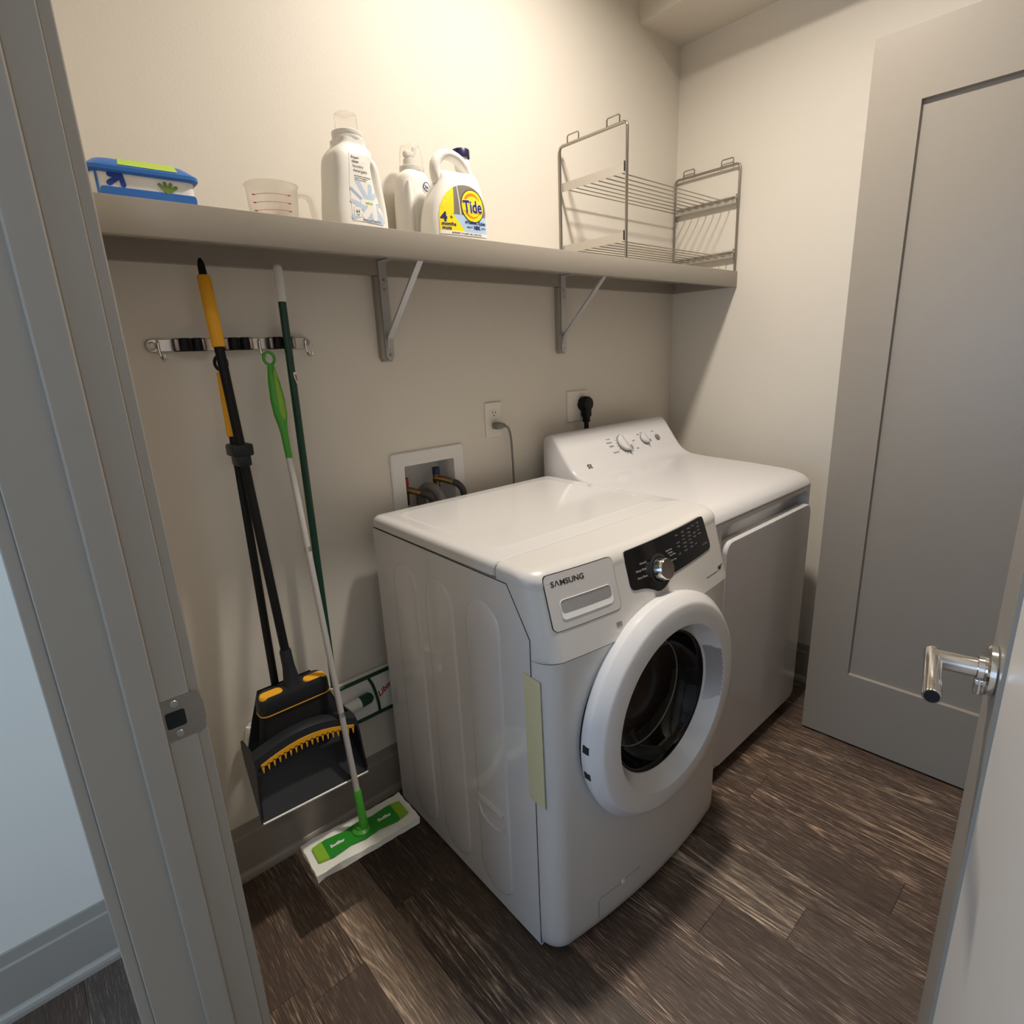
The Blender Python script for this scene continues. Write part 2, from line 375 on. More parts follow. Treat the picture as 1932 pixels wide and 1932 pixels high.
# entry door hinged on the near jamb, seen along its face
ang = math.radians(12); ED = Vector((-1.369, -1.3925, 0)); W1 = .80
d = Vector((math.cos(ang), math.sin(ang), 0)); org = ED-d*W1
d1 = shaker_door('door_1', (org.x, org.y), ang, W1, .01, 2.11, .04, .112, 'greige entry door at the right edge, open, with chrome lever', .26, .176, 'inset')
hd = tag(bpy.data.objects.new('door_handle', None)); C.objects.link(hd); hd.parent = d1; hd.location = (W1-.062, 0, .966); hd['label'] = 'chrome lever handle'
bm = BM(); lathe(bm, [(0, 0), (.030, 0), (.0325, .002), (.0325, .008), (.030, .0105), (.016, .011), (.016, .018), (.0125, .019)], axis='-y', seg=40); bm.transform(Matrix.Rotation(PI, 4, 'Z')); obj('rose', bm, 'chrome', hd)
bm = BM(); tube(bm, [(0, .017, 0), (0, .030, 0), (0, .066, 0)], .0125, 20); 
obj('neck', bm, 'chrome', hd)
bm = BM(); lathe(bm, [(.0001, 0), (.0085, 0), (.0085, -.003), (.0100, -.003), (.0100, .115), (.0092, .117), (.0001, .117)], axis='z', seg=24)
bm.transform(Matrix.Translation((.0125, .064, 0)) @ Matrix.Rotation(-PI/2, 4, 'Y')); lv = obj('lever', bm, 'chrome', hd)
bm = BM(); lathe(bm, [(.0001, .1176), (.0076, .1176), (.0080, .1168)], axis='z', seg=24); bm.transform(Matrix.Translation((.0125, .064, 0)) @ Matrix.Rotation(-PI/2, 4, 'Y')); obj('lever_end', bm, 'socket', hd)['label'] = 'dark open end of the lever'
bm = BM(); box(bm, -.009, .009, .009, .019, -.034, -.012, .002); obj('turn_button', bm, 'chrome', hd)
bm = BM(); box(bm, W1-.001, W1+.0012, -.032, -.008, .94, .995, .0005); obj('latch_plate', bm, 'nickel', d1, False)

# ceiling light (above the machines, out of the frame): it lights the room
cl = thing('ceiling_light', 'round white ceiling downlight above the laundry machines', 'lamp', (*LAMP_XY, CEIL))
bm = BM(); lathe(bm, [(.0001, -.001), (.105, -.001), (.105, -.010), (.095, -.015), (.082, -.015), (.080, -.004)], seg=40); obj('trim_ring', bm, 'plasticw', cl)
bm = BM(); lathe(bm, [(.080, -.010), (.0001, -.011)], seg=40); obj('diffuser', bm, 'lamp', cl)

# ------------------------------------------------------------------ shelf and brackets
ZT = 1.6555; ZB = 1.5965; SD = .29
sh = thing('wall_shelf', 'long greige shelf with thick front edge across the back wall', 'shelf', (-1.09, 0, ZB))
def shp(bm): bm.transform(Matrix.Translation((1.09, 0, -ZB))); return bm
bm = BM(); box(bm, XJ+.001, -.001, -SD+.018, -.001, ZT-.019, ZT); obj('board', shp(bm), 'trim', sh, False)
bm = BM(); box(bm, XJ+.001, -.001, -SD, -SD+.018, ZB, ZT, .0015); obj('front_edge', shp(bm), 'trim', sh)
bm = BM(); box(bm, XJ+.001, -.001, -.019, -.0005, ZB+.001, ZT-.019); obj('back_cleat', shp(bm), 'trim', sh, False)
bm = BM(); box(bm, -.019, -.0005, -SD+.018, -.019, ZB+.001, ZT-.019); obj('side_cleat', shp(bm), 'trim', sh, False)
def bracket(xc, label):
    e = thing('shelf_bracket', label, 'bracket', (xc, 0, 1.372), 0, 'brackets under the shelf')
    zt = ZT-.0195-1.372; zb = 0
    bm = BM(); plate(bm, [(-.036, .012), (-.030, 0), (-.006, 0), (0, .010), (0, zt-.04), (-.036, zt-.04)], .0005, .0185); obj('wood_strip', bm, 'trim', e, False)
    bm = BM(); plate(bm, [(-.024, zt), (-.024, .014), (-.018, .004), (-.006, .004), (.001, .014), (.001, zt)], .019, .0225); o = obj('wall_plate', bm, 'zinc', e, False)
    for z in (.018, .036, zt-.05, zt-.075):
        b2 = BM(); lathe(b2, [(.0001, .0015), (.0035, .0012), (.0045, 0)], (-.0115, -.0225, z), '-y', 14); obj('screw', b2, 'nickel', o)
    bm = BM(); box(bm, -.024, .001, -.25, -.0225, zt-.004, zt); obj('top_arm', bm, 'zinc', e, False)
    bm = BM(); obox(bm, (-.0115, -.0245, .062), (-.0115, -.225, zt-.006), .017, .006, (0, 1, 1)); obox(bm, (-.0115, -.0225, .035), (-.0115, -.027, .066), .017, .005, (0, 1, 0)); obj('brace', bm, 'zinc', e, False)
bracket(-1.4266, 'grey metal shelf bracket on a wood strip, under the white detergent bottles')
bracket(-.711, 'grey metal shelf bracket on a wood strip, under the wire rack')

# ------------------------------------------------------------------ washing machine
WX, WY, WA = -1.576, -.0684, -.0267
ws = thing('washing_machine', 'white front-loading washing machine with round dark door, beside the mops', 'washing machine', (WX, WY, 0), WA)
def B_(u): t = (u-.343)/.343; return -.80+.03*t*t-WY
def sz(z): return .28*max(0, z-.775)
def SP(u, z, off=0.):  # point of the front surface, off towards the viewer
    k = .28 if z > .775 else 0; n = math.hypot(1, k)
    return Vector((u, B_(u)+sz(z)-off/n, z+off*k/n))
def on_front(bm, step=.03):
    """bm drawn in (u, -off, z): lay it on the curved front"""
    for u in [x*step for x in range(1, int(.69/step)+1)]:
        bmesh.ops.bisect_plane(bm, geom=bm.verts[:]+bm.edges[:]+bm.faces[:], plane_co=(u, 0, 0), plane_no=(1, 0, 0))
    for v in bm.verts: v.co = SP(v.co.x, v.co.z, -v.co.y)
    return bm
YS = lambda y: y-WY
# steel cabinet (profile of the side with the slanted corner), open towards the front
prof = [(0, .012), (0, .925), (YS(-.655), .925), (YS(-.722), .82), (YS(-.722), .012)]
bm = BM(); loft(bm, [[(u, y, z) for y, z in prof] for u in (0, .686)])
cab = obj('cabinet', bm, 'white', ws, False)
bmb = BM(); 
for (yc, hw, z0, z1) in ((-.2265, .062, .043, .857), (-.388, .0625, .041, .857), (-.562, .063, .045, .858)):
    # raised stadium on the left side
    pts = capsule2((yc, z0+hw), (yc, z1-hw), hw, 12); r0 = [(0.0005, YS(y), z) for y, z in pts]
    def grow(k, x): return [(x, YS(yc+(y-yc)*(1-k/hw)), (z0+z1)/2+(z-(z0+z1)/2)*(1-k/((z1-z0)/2))) for y, z in pts]
    b2 = BM(); loft(b2, [r0, grow(.003, -.0028), grow(.008, -.0036)], False, True); obj('embossed_panel', b2, 'white', cab)
b2 = BM(); hpts = [(-.502, .316), (-.612, .316), (-.614, .27), (-.600, .254), (-.575, .246), (-.54, .246), (-.514, .258), (-.502, .28)]
r0 = [(-.0036, YS(y), z) for y, z in hpts]
def sc(k, x): return [(x, YS(-.558+(y+.558)*k), .283+(z-.283)*k) for y, z in hpts]
loft(b2, [r0, sc(.97, -.006), sc(.9, -.006), sc(.82, -.0005)], False, True); obj('side_handle', b2, 'plasticw', cab)
b2 = BM(); box(b2, -.0085, -.003, YS(-.605), YS(-.51), .300, .312, .002); obj('side_handle_lip', b2, 'plasticw', cab)
# lid panel
bm = BM(); y1 = .004; y0 = YS(-.622)
def rr(i, z, r=.02): return [(x, y, z) for x, y in rrect(i-.002, .688-i, y0, y1-i, max(r-i*.3, .004))]
loft(bm, [rr(.004, .927), rr(0, .930), rr(0, .946), rr(.003, .954), rr(.010, .9595), rr(.020, .961)], True, True)
top = obj('lid', bm, 'white', ws)
bm = BM(); a = rrect(.055, .631, y0+.06, y1-.05, .035, 10); b_ = rrect(.061, .625, y0+.066, y1-.056, .031, 10); c_ = rrect(.049, .637, y0+.054, y1-.044, .039, 10)
loft(bm, [[(x, y, .9608) for x, y in c_], [(x, y, .9622) for x, y in a], [(x, y, .9622) for x, y in b_]], False, True); obj('lid_raised_field', bm, 'white', top)
# front plan curve
def plan(z, s, inset=0.):
    r = .05; ysm = YS(-.722) if z < .82 else (YS(-.722+.067*min(1, (z-.82)/.103)) if z < .923 else YS(-.6225)); out = []
    yc = B_(r)+s+r
    out.append((0, ysm)); 
    for k in range(9):
        a = PI+PI/2*k/8
        out.append((r+r*math.cos(a), min(yc+r*math.sin(a), ysm-.0005*(k+1))))
    for k in range(1, 24): u = r+(.686-2*r)*k/24; out.append((u, B_(u)+s))
    for k in range(9):
        a = 1.5*PI+PI/2*k/8
        out.append((.686-r+r*math.cos(a), min(yc+r*math.sin(a), ysm-.0005*(9-k))))
    out.append((.686, ysm)); return [(.343+(x-.343)*(1-inset/.343), y) for x, y in out]
# lower front panel with a round opening
rows = [(.016, .012), (.02, .006), (.03, .002), (.05, 0)]+[(.05+.725*k/30, 0) for k in range(1, 31)]
bm = BM(); R = []
for z, ins in rows: R.append([(x, y+ins*1.5, z) for x, y in plan(z, 0, ins)])
loft(bm, R, True, True, False)
kill = [f for f in bm.faces if (lambda c: (c.x-.342)**2+(c.z-.56)**2 < .205**2 and c.y < YS(-.75))(f.calc_center_median())]
bmesh.ops.delete(bm, geom=kill, context='FACES')
fp = obj('front_panel', bm, 'plasticw', ws, True, 60)
bm = BM(); plate(bm, rrect(.2075, .2175, .099, .109, .003), -.001, .0018); on_front(bm); obj('filter_latch', bm, 'whiteprint', fp, False)
bm = BM(); plate(bm, [(.132, .1055), (.205, .1045), (.205, .1054), (.132, .1064)], -.001, .0006); plate(bm, [(.219, .107), (.276, .1085), (.276, .1096), (.219, .1081)], -.001, .0006); plate(bm, [(.129, .05), (.1305, .05), (.1305, .10), (.129, .10)], -.001, .0006); on_front(bm); obj('filter_cover_seam', bm, 'greyink', fp, False)
bm = BM(); box(bm, .03, .656, YS(-.70), YS(-.60), .0, .02); obj('base_plinth', bm, 'gap', ws, False)
# upper fascia, rounded over into the top
bm = BM(); R = []
for z in (.776, .779, .79, .82, .85, .88, .905, .9225, .9235, .928):
    o_ = 0.003 if z == .776 else -.004
    R.append([(x, y+(o_ if i not in (0, len(plan(z, 0))-1) else 0), z) for i, (x, y) in enumerate(plan(z, sz(z)))])
p0 = plan(.928, sz(.928))
def lid_inset(z):
    T = [(.925, 0), (.946, 0), (.954, .003), (.9595, .010), (.9612, .020)]
    for (a, p), (c, q) in zip(T, T[1:]):
        if z <= c: return p+(q-p)*(z-a)/(c-a)
    return .02
for k in range(1, 9):
    th = PI/2*k/8; dz = .033*math.sin(th); dy = .04*(1-math.cos(th)); ins = lid_inset(.928+dz)-.002
    R.append([(.343+(x-.343)*(1-ins/.343), min(y-.004+dy, YS(-.6225)-.0001*(1+i % 2)) if 0 < i < len(p0)-1 else YS(-.6225), .928+dz) for i, (x, y) in enumerate(p0)])
R.append([(x, YS(-.6225), .961) for x, y, z in R[-1]])
loft(bm, R, False, False, False)
fa = obj('control_fascia', bm, 'plasticw', ws, True, 60)
# dark seams on the side: lid / cabinet / front
for xs in (-.0003, .6863):
    b = BM(); tube(b, [(xs, YS(-.075), .926), (xs, YS(-.655), .9235), (xs, YS(-.7215), .82), (xs, YS(-.7215), .78), (xs, YS(-.7215), .02)], .0011, 6); obj('side_seam', b, 'gap', cab)
    b = BM(); tube(b, [(xs-.0015 if xs < 0 else xs+.0015, YS(-.6222), .926), (xs-.0015 if xs < 0 else xs+.0015, YS(-.6222), .948), (xs+.003*(1 if xs < 0 else -1), YS(-.6222), .9565)], .0009, 6); obj('lid_seam', b, 'greyink', cab)
# detergent drawer
dr = BM(); ex = .0042
o1 = rrect(.029, .2145, .837, .950, .012); 
def inn(k): 
    return rrect(.029+k, .2145-k, .837+k, .950-k, .012-k*.6)
plate(dr, o1, -.003, ex+.0003); on_front(dr); seam = obj('drawer_gap', dr, 'ink', fa, False)
dr = BM(); plate(dr, inn(.0012), -.003, ex+.0009); on_front(dr); dw = obj('detergent_drawer', dr, 'plasticw', fa, False)
# pocket: whiter sloped ring colours in the lit lip, grey plate the shaded recess
dr = BM(); po = rrect(.056, .196, .856, .8965, .010); pi_ = rrect(.0585, .1935, .868, .8945, .009)
rings = [[(x, -(ex+.0009), z) for x, z in po], [(x, -(ex+.0022), z) for x, z in rrect(.0565, .1955, .8565, .896, .0098)], [(x, -(ex+.0020), z) for x, z in rrect(.0572, .1948, .858, .8955, .0094)], [(x, -(ex+.0011), z) for x, z in pi_]]
loft(dr, rings, False, False); on_front(dr, .02); obj('drawer_handle', dr, 'whiteprint', dw)
dr = BM(); plate(dr, pi_, -.003, ex+.00105); on_front(dr); obj('handle_pocket', dr, mat and 'zinc', dw, False)
def width(b): return max(v.co.x for v in b.verts), min(v.co.x for v in b.verts)
dt = ex+.0012; tx = text_bm('S', .0155, .0445, .9245, dt, bold=.0003); xe = width(tx)[0]+.0008; hh = .0155*.70
plate(tx, [(xe, .9245), (xe+.0021, .9245), (xe+.0052, .9245+hh*.74), (xe+.0083, .9245), (xe+.0104, .9245), (xe+.0063, .9245+hh), (xe+.0041, .9245+hh)], dt-.001, dt)
t2_ = text_bm('MSUNG', .0155, xe+.0114, .9245, dt, bold=.0003); merge(tx, t2_)
w_ = width(tx)[0]-.0445
for v in tx.verts: v.co.x = .0445+(v.co.x-.0445)*.0845/w_
on_front(tx); obj('lettering', tx, 'ink', dw, False)
# black display
pp = [(.262, .9495), (.575, .9565), (.584, .955), (.588, .948), (.5985, .884), (.597, .876), (.588, .871), (.405, .8610), (.392, .855), (.381, .847), (.366, .8405), (.350, .8378), (.338, .8395), (.325, .8465), (.308, .854), (.291, .8585), (.272, .861), (.262, .8625), (.2565, .866), (.2525, .875), (.2515, .94), (.2545, .947)]
dr = BM(); plate(dr, pp, -.003, ex+.0012); on_front(dr, .02); cp = obj('control_display', dr, 'black', fa, False); cp['label'] = 'glossy black control display'
kc = SP(.3585, .8845, ex+.001); kx = math.atan(.28)
kb = BM(); lathe(kb, [(.036, 0), (.036, .001), (.029, .0022)], (0, 0, 0), '-y', 40); kb.transform(Matrix.Translation(kc) @ Matrix.Rotation(-kx, 4, 'X')); obj('knob_ring', kb, 'gap', cp)
kb = BM(); lathe(kb, [(.0275, .001), (.0255, .020), (.0245, .023), (.0235, .0245)], (0, 0, 0), '-y', 40); kb.transform(Matrix.Translation(kc) @ Matrix.Rotation(-kx, 4, 'X')); kn = obj('selector_knob', kb, 'chrome', cp); kn['label'] = 'chrome selector knob'
kb = BM(); lathe(kb, [(.0235, .0243), (.0215, .0235), (.0001, .0232)], (0, 0, 0), '-y', 40); kb.transform(Matrix.Translation(kc) @ Matrix.Rotation(-kx, 4, 'X')); obj('knob_cap', kb, 'knob', kn)
dr = BM(); random.seed(3)
for s_, x_, z_ in (('Normal', .318, .9095), ('Heavy Duty', .3135, .896), ('Perm Press', .3135, .8805)): merge(dr, text_bm(s_, .0075, x_, z_, ex+.0015, 'RIGHT'))
on_front(dr); obj('cycle_lettering', dr, 'whiteink', cp, False); dr = BM()
for s_, x_, z_ in (('Quick Wash', .394, .914), ('Delicates', .401, .9075), ('Hand Wash', .406, .901), ('Rinse+Spin', .408, .889)): merge(dr, text_bm(s_, .0052, x_, z_, ex+.0015))
on_front(dr); obj('option_lettering', dr, 'whiteink', cp, False)
dr = BM()
for ci, x_ in enumerate((.452, .480, .508, .532, .556)):
    for k in range(6):
        if (ci in (0, 3) and k in (1, 4)) or (ci == 4 and k > 3): continue
        z_ = .9385-.0088*k+.0015*ci
        merge(dr, text_bm(['Hot', 'Warm', 'Cold', 'High', 'Low', 'Off', 'Heavy', 'Light', 'Extra'][(ci*3+k) % 9], .0052, x_-.006, z_, ex+.0015))
        plate(dr, rrect(x_-.0095, x_-.0075, z_+.0005, z_+.0025, .0004, 2), ex, ex+.0015)
on_front(dr); obj('indicator_marks', dr, 'greyink', cp, False); dr = BM()
merge(dr, text_bm('Start / Pause', .005, .56, .888, ex+.0015))
on_front(dr); obj('start_lettering', dr, 'greyink', cp, False)
dr = BM(); merge(dr, text_bm('VRT', .012, .6165, .8085, ex+.0004, bold=.0006, shear=.25)); merge(dr, text_bm('TM', .004, .642, .8155, ex+.0004)); plate(dr, [(.548, .8085), (.613, .8075), (.613, .8082), (.548, .8092)], ex-.002, ex+.0004)
for f in dr.faces: pass
on_front(dr); obj('model_mark', dr, 'ink', fa, False)
dr = BM()
for q0, q1, w0, w1 in ((.1905, .2055, .8125, .8133), (.1905, .2055, .8025, .8033), (.1905, .1913, .8025, .8133), (.2047, .2055, .8025, .8133), (.193, .203, .8055, .8085)): plate(dr, [(q0, w0), (q1, w0), (q1, w1), (q0, w1)], ex-.002, ex+.0004)
merge(dr, text_bm('ENERGY', .0032, .198, .8095, ex+.0004, 'CENTER'))
on_front(dr); obj('energy_mark', dr, 'greyink', fa, False)
# round door
DC = Vector((.342, YS(-.80), .560))
ring = BM(); lathe(ring, [(.262, -.012), (.272, -.008), (.2755, .002), (.277, .012), (.2765, .017), (.274, .021), (.258, .0385), (.255, .0405), (.250, .0418), (.2085, .0462), (.2055, .0455), (.2035, .0430), (.1805, .0080), (.1765, .003), (.172, -.006)], DC, '-y', 96)
rg = obj('door_ring', ring, 'ringw', ws, True, 26)
g = BM(); lathe(g, [(.266, -.020), (.266, -.006), (.258, -.004), (.25, -.02)], DC, '-y', 72); obj('door_seal_gap', g, 'gap', rg)
g = BM(); lathe(g, [(.178, .0035), (.1755, .0055), (.171, .003), (.168, -.006), (.160, -.025), (.145, -.045), (.115, -.060), (.07, -.066), (.0001, -.067)], DC, '-y', 72); gl = obj('door_glass', g, 'glass', rg, True, 70); gl['label'] = 'dark glass porthole'
g = BM(); lathe(g, [(.1385, -.0455), (.1385, -.0475), (.1365, -.0485)], DC, '-y', 72); obj('drum_rim', g, 'greyplug', gl)
# finger grip on the right inner side of the ring: grey plate with teeth
g = BM(); inner = []; outer = []
for k in range(25):
    a = math.radians(-22+52*k/24); e_ = math.sin(PI*k/24)
    ri = .1805+.0; ro = .183+.019*min(1, e_*2.6)+(.0022 if k % 2 else 0)
    def cone(r): return .0075+(r-.1805)*1.52
    inner.append((DC.x+ri*math.cos(a), DC.y-(cone(ri)+.003), DC.z+ri*math.sin(a))); outer.append((DC.x+ro*math.cos(a), DC.y-(cone(ro)+.003), DC.z+ro*math.sin(a)))
loft(g, [inner, outer], False, False, False); obj('finger_grip', g, 'zinc', rg, False)
for aa in (177, 191):
    a = math.radians(aa); c0 = DC+Vector((.2752*math.cos(a), -.010, .2752*math.sin(a))); g = BM()
    tdir = Vector((-math.sin(a), 0, math.cos(a))); obox(g, c0-tdir*.0085, c0+tdir*.0085, .016, .0055, (math.cos(a), 0, math.sin(a))); obj('hinge_slot', g, 'gap', rg, False)
# yellowed tape over the front edge
tp = BM(); zz = [.737, .66, .58, .50, .425]
L_ = [(-.0012, YS(-.698-.003*k/4), z+.002) for k, z in enumerate(zz)]; Mi = [(-.0014, YS(-.7245), z) for z in zz]; R_ = [(-.0012+.0006, YS(-.748-.004*k/4), z-.002) for k, z in enumerate(zz)]
loft(tp, [L_, Mi, R_], False, False, False); obj('masking_tape', tp, 'tape', ws, False)['label'] = 'yellowed strip of tape on the front corner'

# ------------------------------------------------------------------ dryer
DX0, DX1, DYF, DYB = -.874, -.1945, -.7137, -.05
dy = thing('dryer', 'white clothes dryer with raised knob console, in the corner', 'dryer', (DX0, 0, 0))
DW = DX1-DX0
bm = BM(); box(bm, .004, DW-.004, DYF+.030, DYB, .012, .888, .004); cab = obj('cabinet', bm, 'dryerwhite', dy)
bm = BM(); box(bm, .03, DW-.03, DYF+.03, DYB-.05, 0, .014); obj('base_plinth', bm, 'gap', dy, False)
prof = [(-.05, .90)]+[tuple(p)[:2] for p in catmull([(-.05, 1.07), (-.056, 1.090), (-.082, 1.0985), (-.104, 1.088), (-.130, 1.055), (-.165, 1.008), (-.195, .976), (-.235, .957), (-.30, .950)], 5)]+[tuple(p)[:2] for p in catmull([(-.50, .943), (-.62, .936), (-.675, .927), (-.703, .911), (-.7155, .893), (-.7155, .886)], 5)]+[(-.69, .884), (-.05, .884)]
prof = [(p[0], p[1]) for p in prof]
bm = BM(); cz = sum(z for y, z in prof)/len(prof)
def pr_(x, k, dzz=0): return [(x, y+k*(.6 if y < -.4 else (-.3 if y > -.07 else .5)), z-k*1.0 if z > .89 else z) for y, z in prof]
loft(bm, [pr_(0, .010), pr_(.003, .004), pr_(.010, .001), pr_(.02, 0), pr_(DW-.02, 0), pr_(DW-.010, .001), pr_(DW-.003, .004), pr_(DW, .010)], True, True)
tp = obj('top_and_console', bm, 'dryerwhite', dy, True, 50)
# console decoration: local frame on the slanted console face
cn = Vector((0, -.775, .632)).normalized(); cu_ = Vector((0, -.632, -.775)).normalized()*-1
def con(x, s, off=0): return Vector((x, -.1485, 1.0305))+cu_*s+cn*off  # s up along the face
def con_bm(bm, x, s):
    for v in bm.verts: v.co = con(x+v.co.x, s+v.co.z, -v.co.y)
    return bm
def dial(xw, s, r, label):
    b = BM(); lathe(b, [(r*1.14, .001), (r*1.12, .003), (r*1.04, .004)], axis='-y', seg=40); con_bm(b, xw-DX0, s); k = obj('dial_skirt', b, 'greyplug', tp); 
    b = BM(); lathe(b, [(r*1.05, .003), (r*1.02, .010), (r*.93, .013), (.0001, .0135)], axis='-y', seg=40)
    # grip bar with a pointed end, turned to the lower right
    g = BM(); rings = []
    for z_, w_, h_ in ((-1.22, .05, .013), (-1.05, .16, .018), (-.6, .24, .022), (.5, .24, .022), (.85, .18, .019), (1.0, .05, .014)):
        rings.append([(-w_*r, -.010, z_*r), (-w_*r*.8, -h_, z_*r), (w_*r*.8, -h_, z_*r), (w_*r, -.010, z_*r)])
    loft(g, rings, True, True); g.transform(Matrix.Rotation(math.radians(-4), 4, 'Y')); merge(b, g); con_bm(b, xw-DX0, s); d_ = obj('dial', b, 'dryerwhite', tp, True, 35)
    b = BM(); plate(b, [(-.12*r, -.62*r), (.12*r, -.62*r), (.02*r, -1.2*r), (-.02*r, -1.2*r)], .0195, .0222 if r > .02 else .0205); b.transform(Matrix.Rotation(math.radians(-4), 4, 'Y')); con_bm(b, xw-DX0, s); obj('dial_pointer', b, 'greyink', d_, False)
dial(-.533, 0, .034, ''); dial(-.4025, 0, .021, '')
b = BM(); random.seed(5)
for k in range(22):
    a = math.radians(360*k/22+8); r0, w_ = .0425, .0009; L_ = .0065 if k % 3 == 0 else .004
    ca, sa = math.cos(a), math.sin(a); plate(b, [(-.533-DX0+r*ca-q*sa, r*sa+q*ca) for r, q in ((r0, -w_), (r0+L_, -w_), (r0+L_, w_), (r0, w_))], .0005, .0012)
for s_, x_, z_ in (('Cottons', -.612, .027), ('Easy Care', -.614, .012), ('Delicate', -.611, -.004), ('Timed Dry', -.605, -.032), ('More Dry', -.585, .046), ('Optional', -.545, .056), ('Less Dry', -.500, .046), ('OFF', -.473, .0), ('Fluff', -.474, -.035)):
    merge(b, text_bm(s_, .0075, x_-DX0, z_, .0012, 'CENTER'))
con_bm(b, 0, 0); obj('timer_lettering', b, 'ink', tp, False); b = BM()
for s_, x_, z_ in (('TEMP', -.408, .040), ('HIGH', -.428, .022), ('MED', -.405, .027), ('LOW', -.383, .018)): merge(b, text_bm(s_, .0085 if s_ == 'TEMP' else .006, x_-DX0, z_, .0012, 'CENTER'))
con_bm(b, 0, 0); obj('heat_lettering', b, 'ink', tp, False); b = BM()
merge(b, text_bm('START', .007, -.330-DX0, .024, .0012, 'CENTER'))
con_bm(b, 0, 0); obj('start_lettering', b, 'greyink', tp, False)
b = BM(); lathe(b, [(.013, .0005), (.012, .004), (.0001, .005)], axis='-y', seg=28); con_bm(b, -.3187-DX0, -.004); obj('start_button', b, 'greyplug', tp)
b = BM(); plate(b, rrect(-.010, .010, -.010, .010, .003), .0, .0012, 0); plate(b, ellipse2(0, 0, .0075, .0075, 20), .001, .0016, 1); merge(b, text_bm('GE', .008, 0, -.003, .0018, 'CENTER', shear=.3, bold=.0003), mi=0); con_bm(b, -.780-DX0, -.062); obj('emblem', b, ['ink', 'zinc'], tp, False)
# door: recessed grip at the top, flush lower down
fo = rrect(.005, DW-.005, .03, .8835, .004, 8); fi = rrect(.052, DW-.020, .06, .870, .030, 8)
b = BM(); loft(b, [[(x, DYF+.03, z) for x, z in fo], [(x, DYF, z) for x, z in fo], [(x, DYF-.001, z) for x, z in fi], [(x, DYF+.030, z) for x, z in rrect(.056, DW-.024, .06, .866, .028, 8)]], False, False); obj('front_surround', b, 'dryerwhite', dy, True, 30)
b = BM(); o_ = rrect(.058, DW-.022, .05, .826, .036, 10)
rings = [[(x, DYF+.012, z) for x, z in o_], [(x, DYF-.012, z) for x, z in o_], [(x, DYF-.016, z) for x, z in rrect(.061, DW-.025, .053, .823, .034, 10)], [(x, DYF-.0165, z) for x, z in rrect(.066, DW-.030, .058, .817, .031, 10)]]
loft(b, rings, False, True); obj('door', b, 'dryerwhite', dy, True, 30)

# ------------------------------------------------------------------ water valve box
vb = thing('valve_box', 'white recessed water valve box in the wall behind the washing machine', 'valve box', (-1.328, 0, .88))
def vbt(bm): bm.transform(Matrix.Translation((1.328, 0, -.88))); return bm
bm = BM(); o_ = rrect(-1.4645, -1.1945, .835, 1.1075, .012); i_ = rrect(HX0+.004, HX1-.004, HZ0+.004, HZ1-.004, .004)
loft(bm, [[(x, -.0005, z) for x, z in o_], [(x, -.005, z) for x, z in o_], [(x, -.0075, z) for x, z in rrect(-1.4615, -1.1975, .838, 1.1045, .012)], [(x, -.0075, z) for x, z in i_], [(x, .085, z) for x, z in i_]], False, True); obj('frame', vbt(bm), 'boxw', vb, True, 30)
def valve(x, z, hm, label):
    b = BM(); tube(b, [(x, .02, z-.05), (x, .02, z), (x, .02, z+.012)], .011, 14); tube(b, [(x-.004, .02, z), (x+.012, -.004, z-.004), (x+.03, -.02, z-.012)], [.011, .010, .010], 14); lathe(b, [(.014, 0), (.014, .01)], (x, .02, z-.012), 'z', 6, cap=True); v = obj('valve', vbt(b), 'brass', vb)
    b = BM(); box(b, x-.010, x+.010, .010, .028, z+.012, z+.036, .003); h = obj('valve_handle', vbt(b), hm, v); h['label'] = label
valve(-1.408, .990, 'red', 'red valve handle'); valve(-1.290, 1.006, 'blueh', 'dark blue valve handle')
def hose(pts, r, label):
    b = BM(); p0 = Vector(pts[0]); tube(b, [Vector(p)-p0 for p in catmull(pts, 8)], r, 14); o = obj('water_hose', b, 'hose'); o.location = p0; tag(o, label, 'hose', None)
hose([(-1.376, -.022, .978), (-1.36, -.035, .968), (-1.345, -.042, .93), (-1.343, -.042, .80), (-1.345, -.042, .5)], .0105, 'dark hose screwed to the red-handled valve behind the washer')
hose([(-1.258, -.022, .993), (-1.243, -.035, .982), (-1.230, -.042, .945), (-1.228, -.042, .80), (-1.23, -.042, .5)], .0105, 'dark hose screwed to the blue-handled valve behind the washer')
b = BM(); tube(b, catmull([(-1.335, .05, .90), (-1.335, .045, .955), (-1.328, .02, .982), (-1.318, -.012, .976), (-1.312, -.036, .93), (-1.312, -.040, .80), (-1.312, -.04, .5)], 8), .016, 16); o = obj('drain_hose', b, 'greyplug'); tag(o, 'grey drain hose curving over inside the valve box', 'hose')

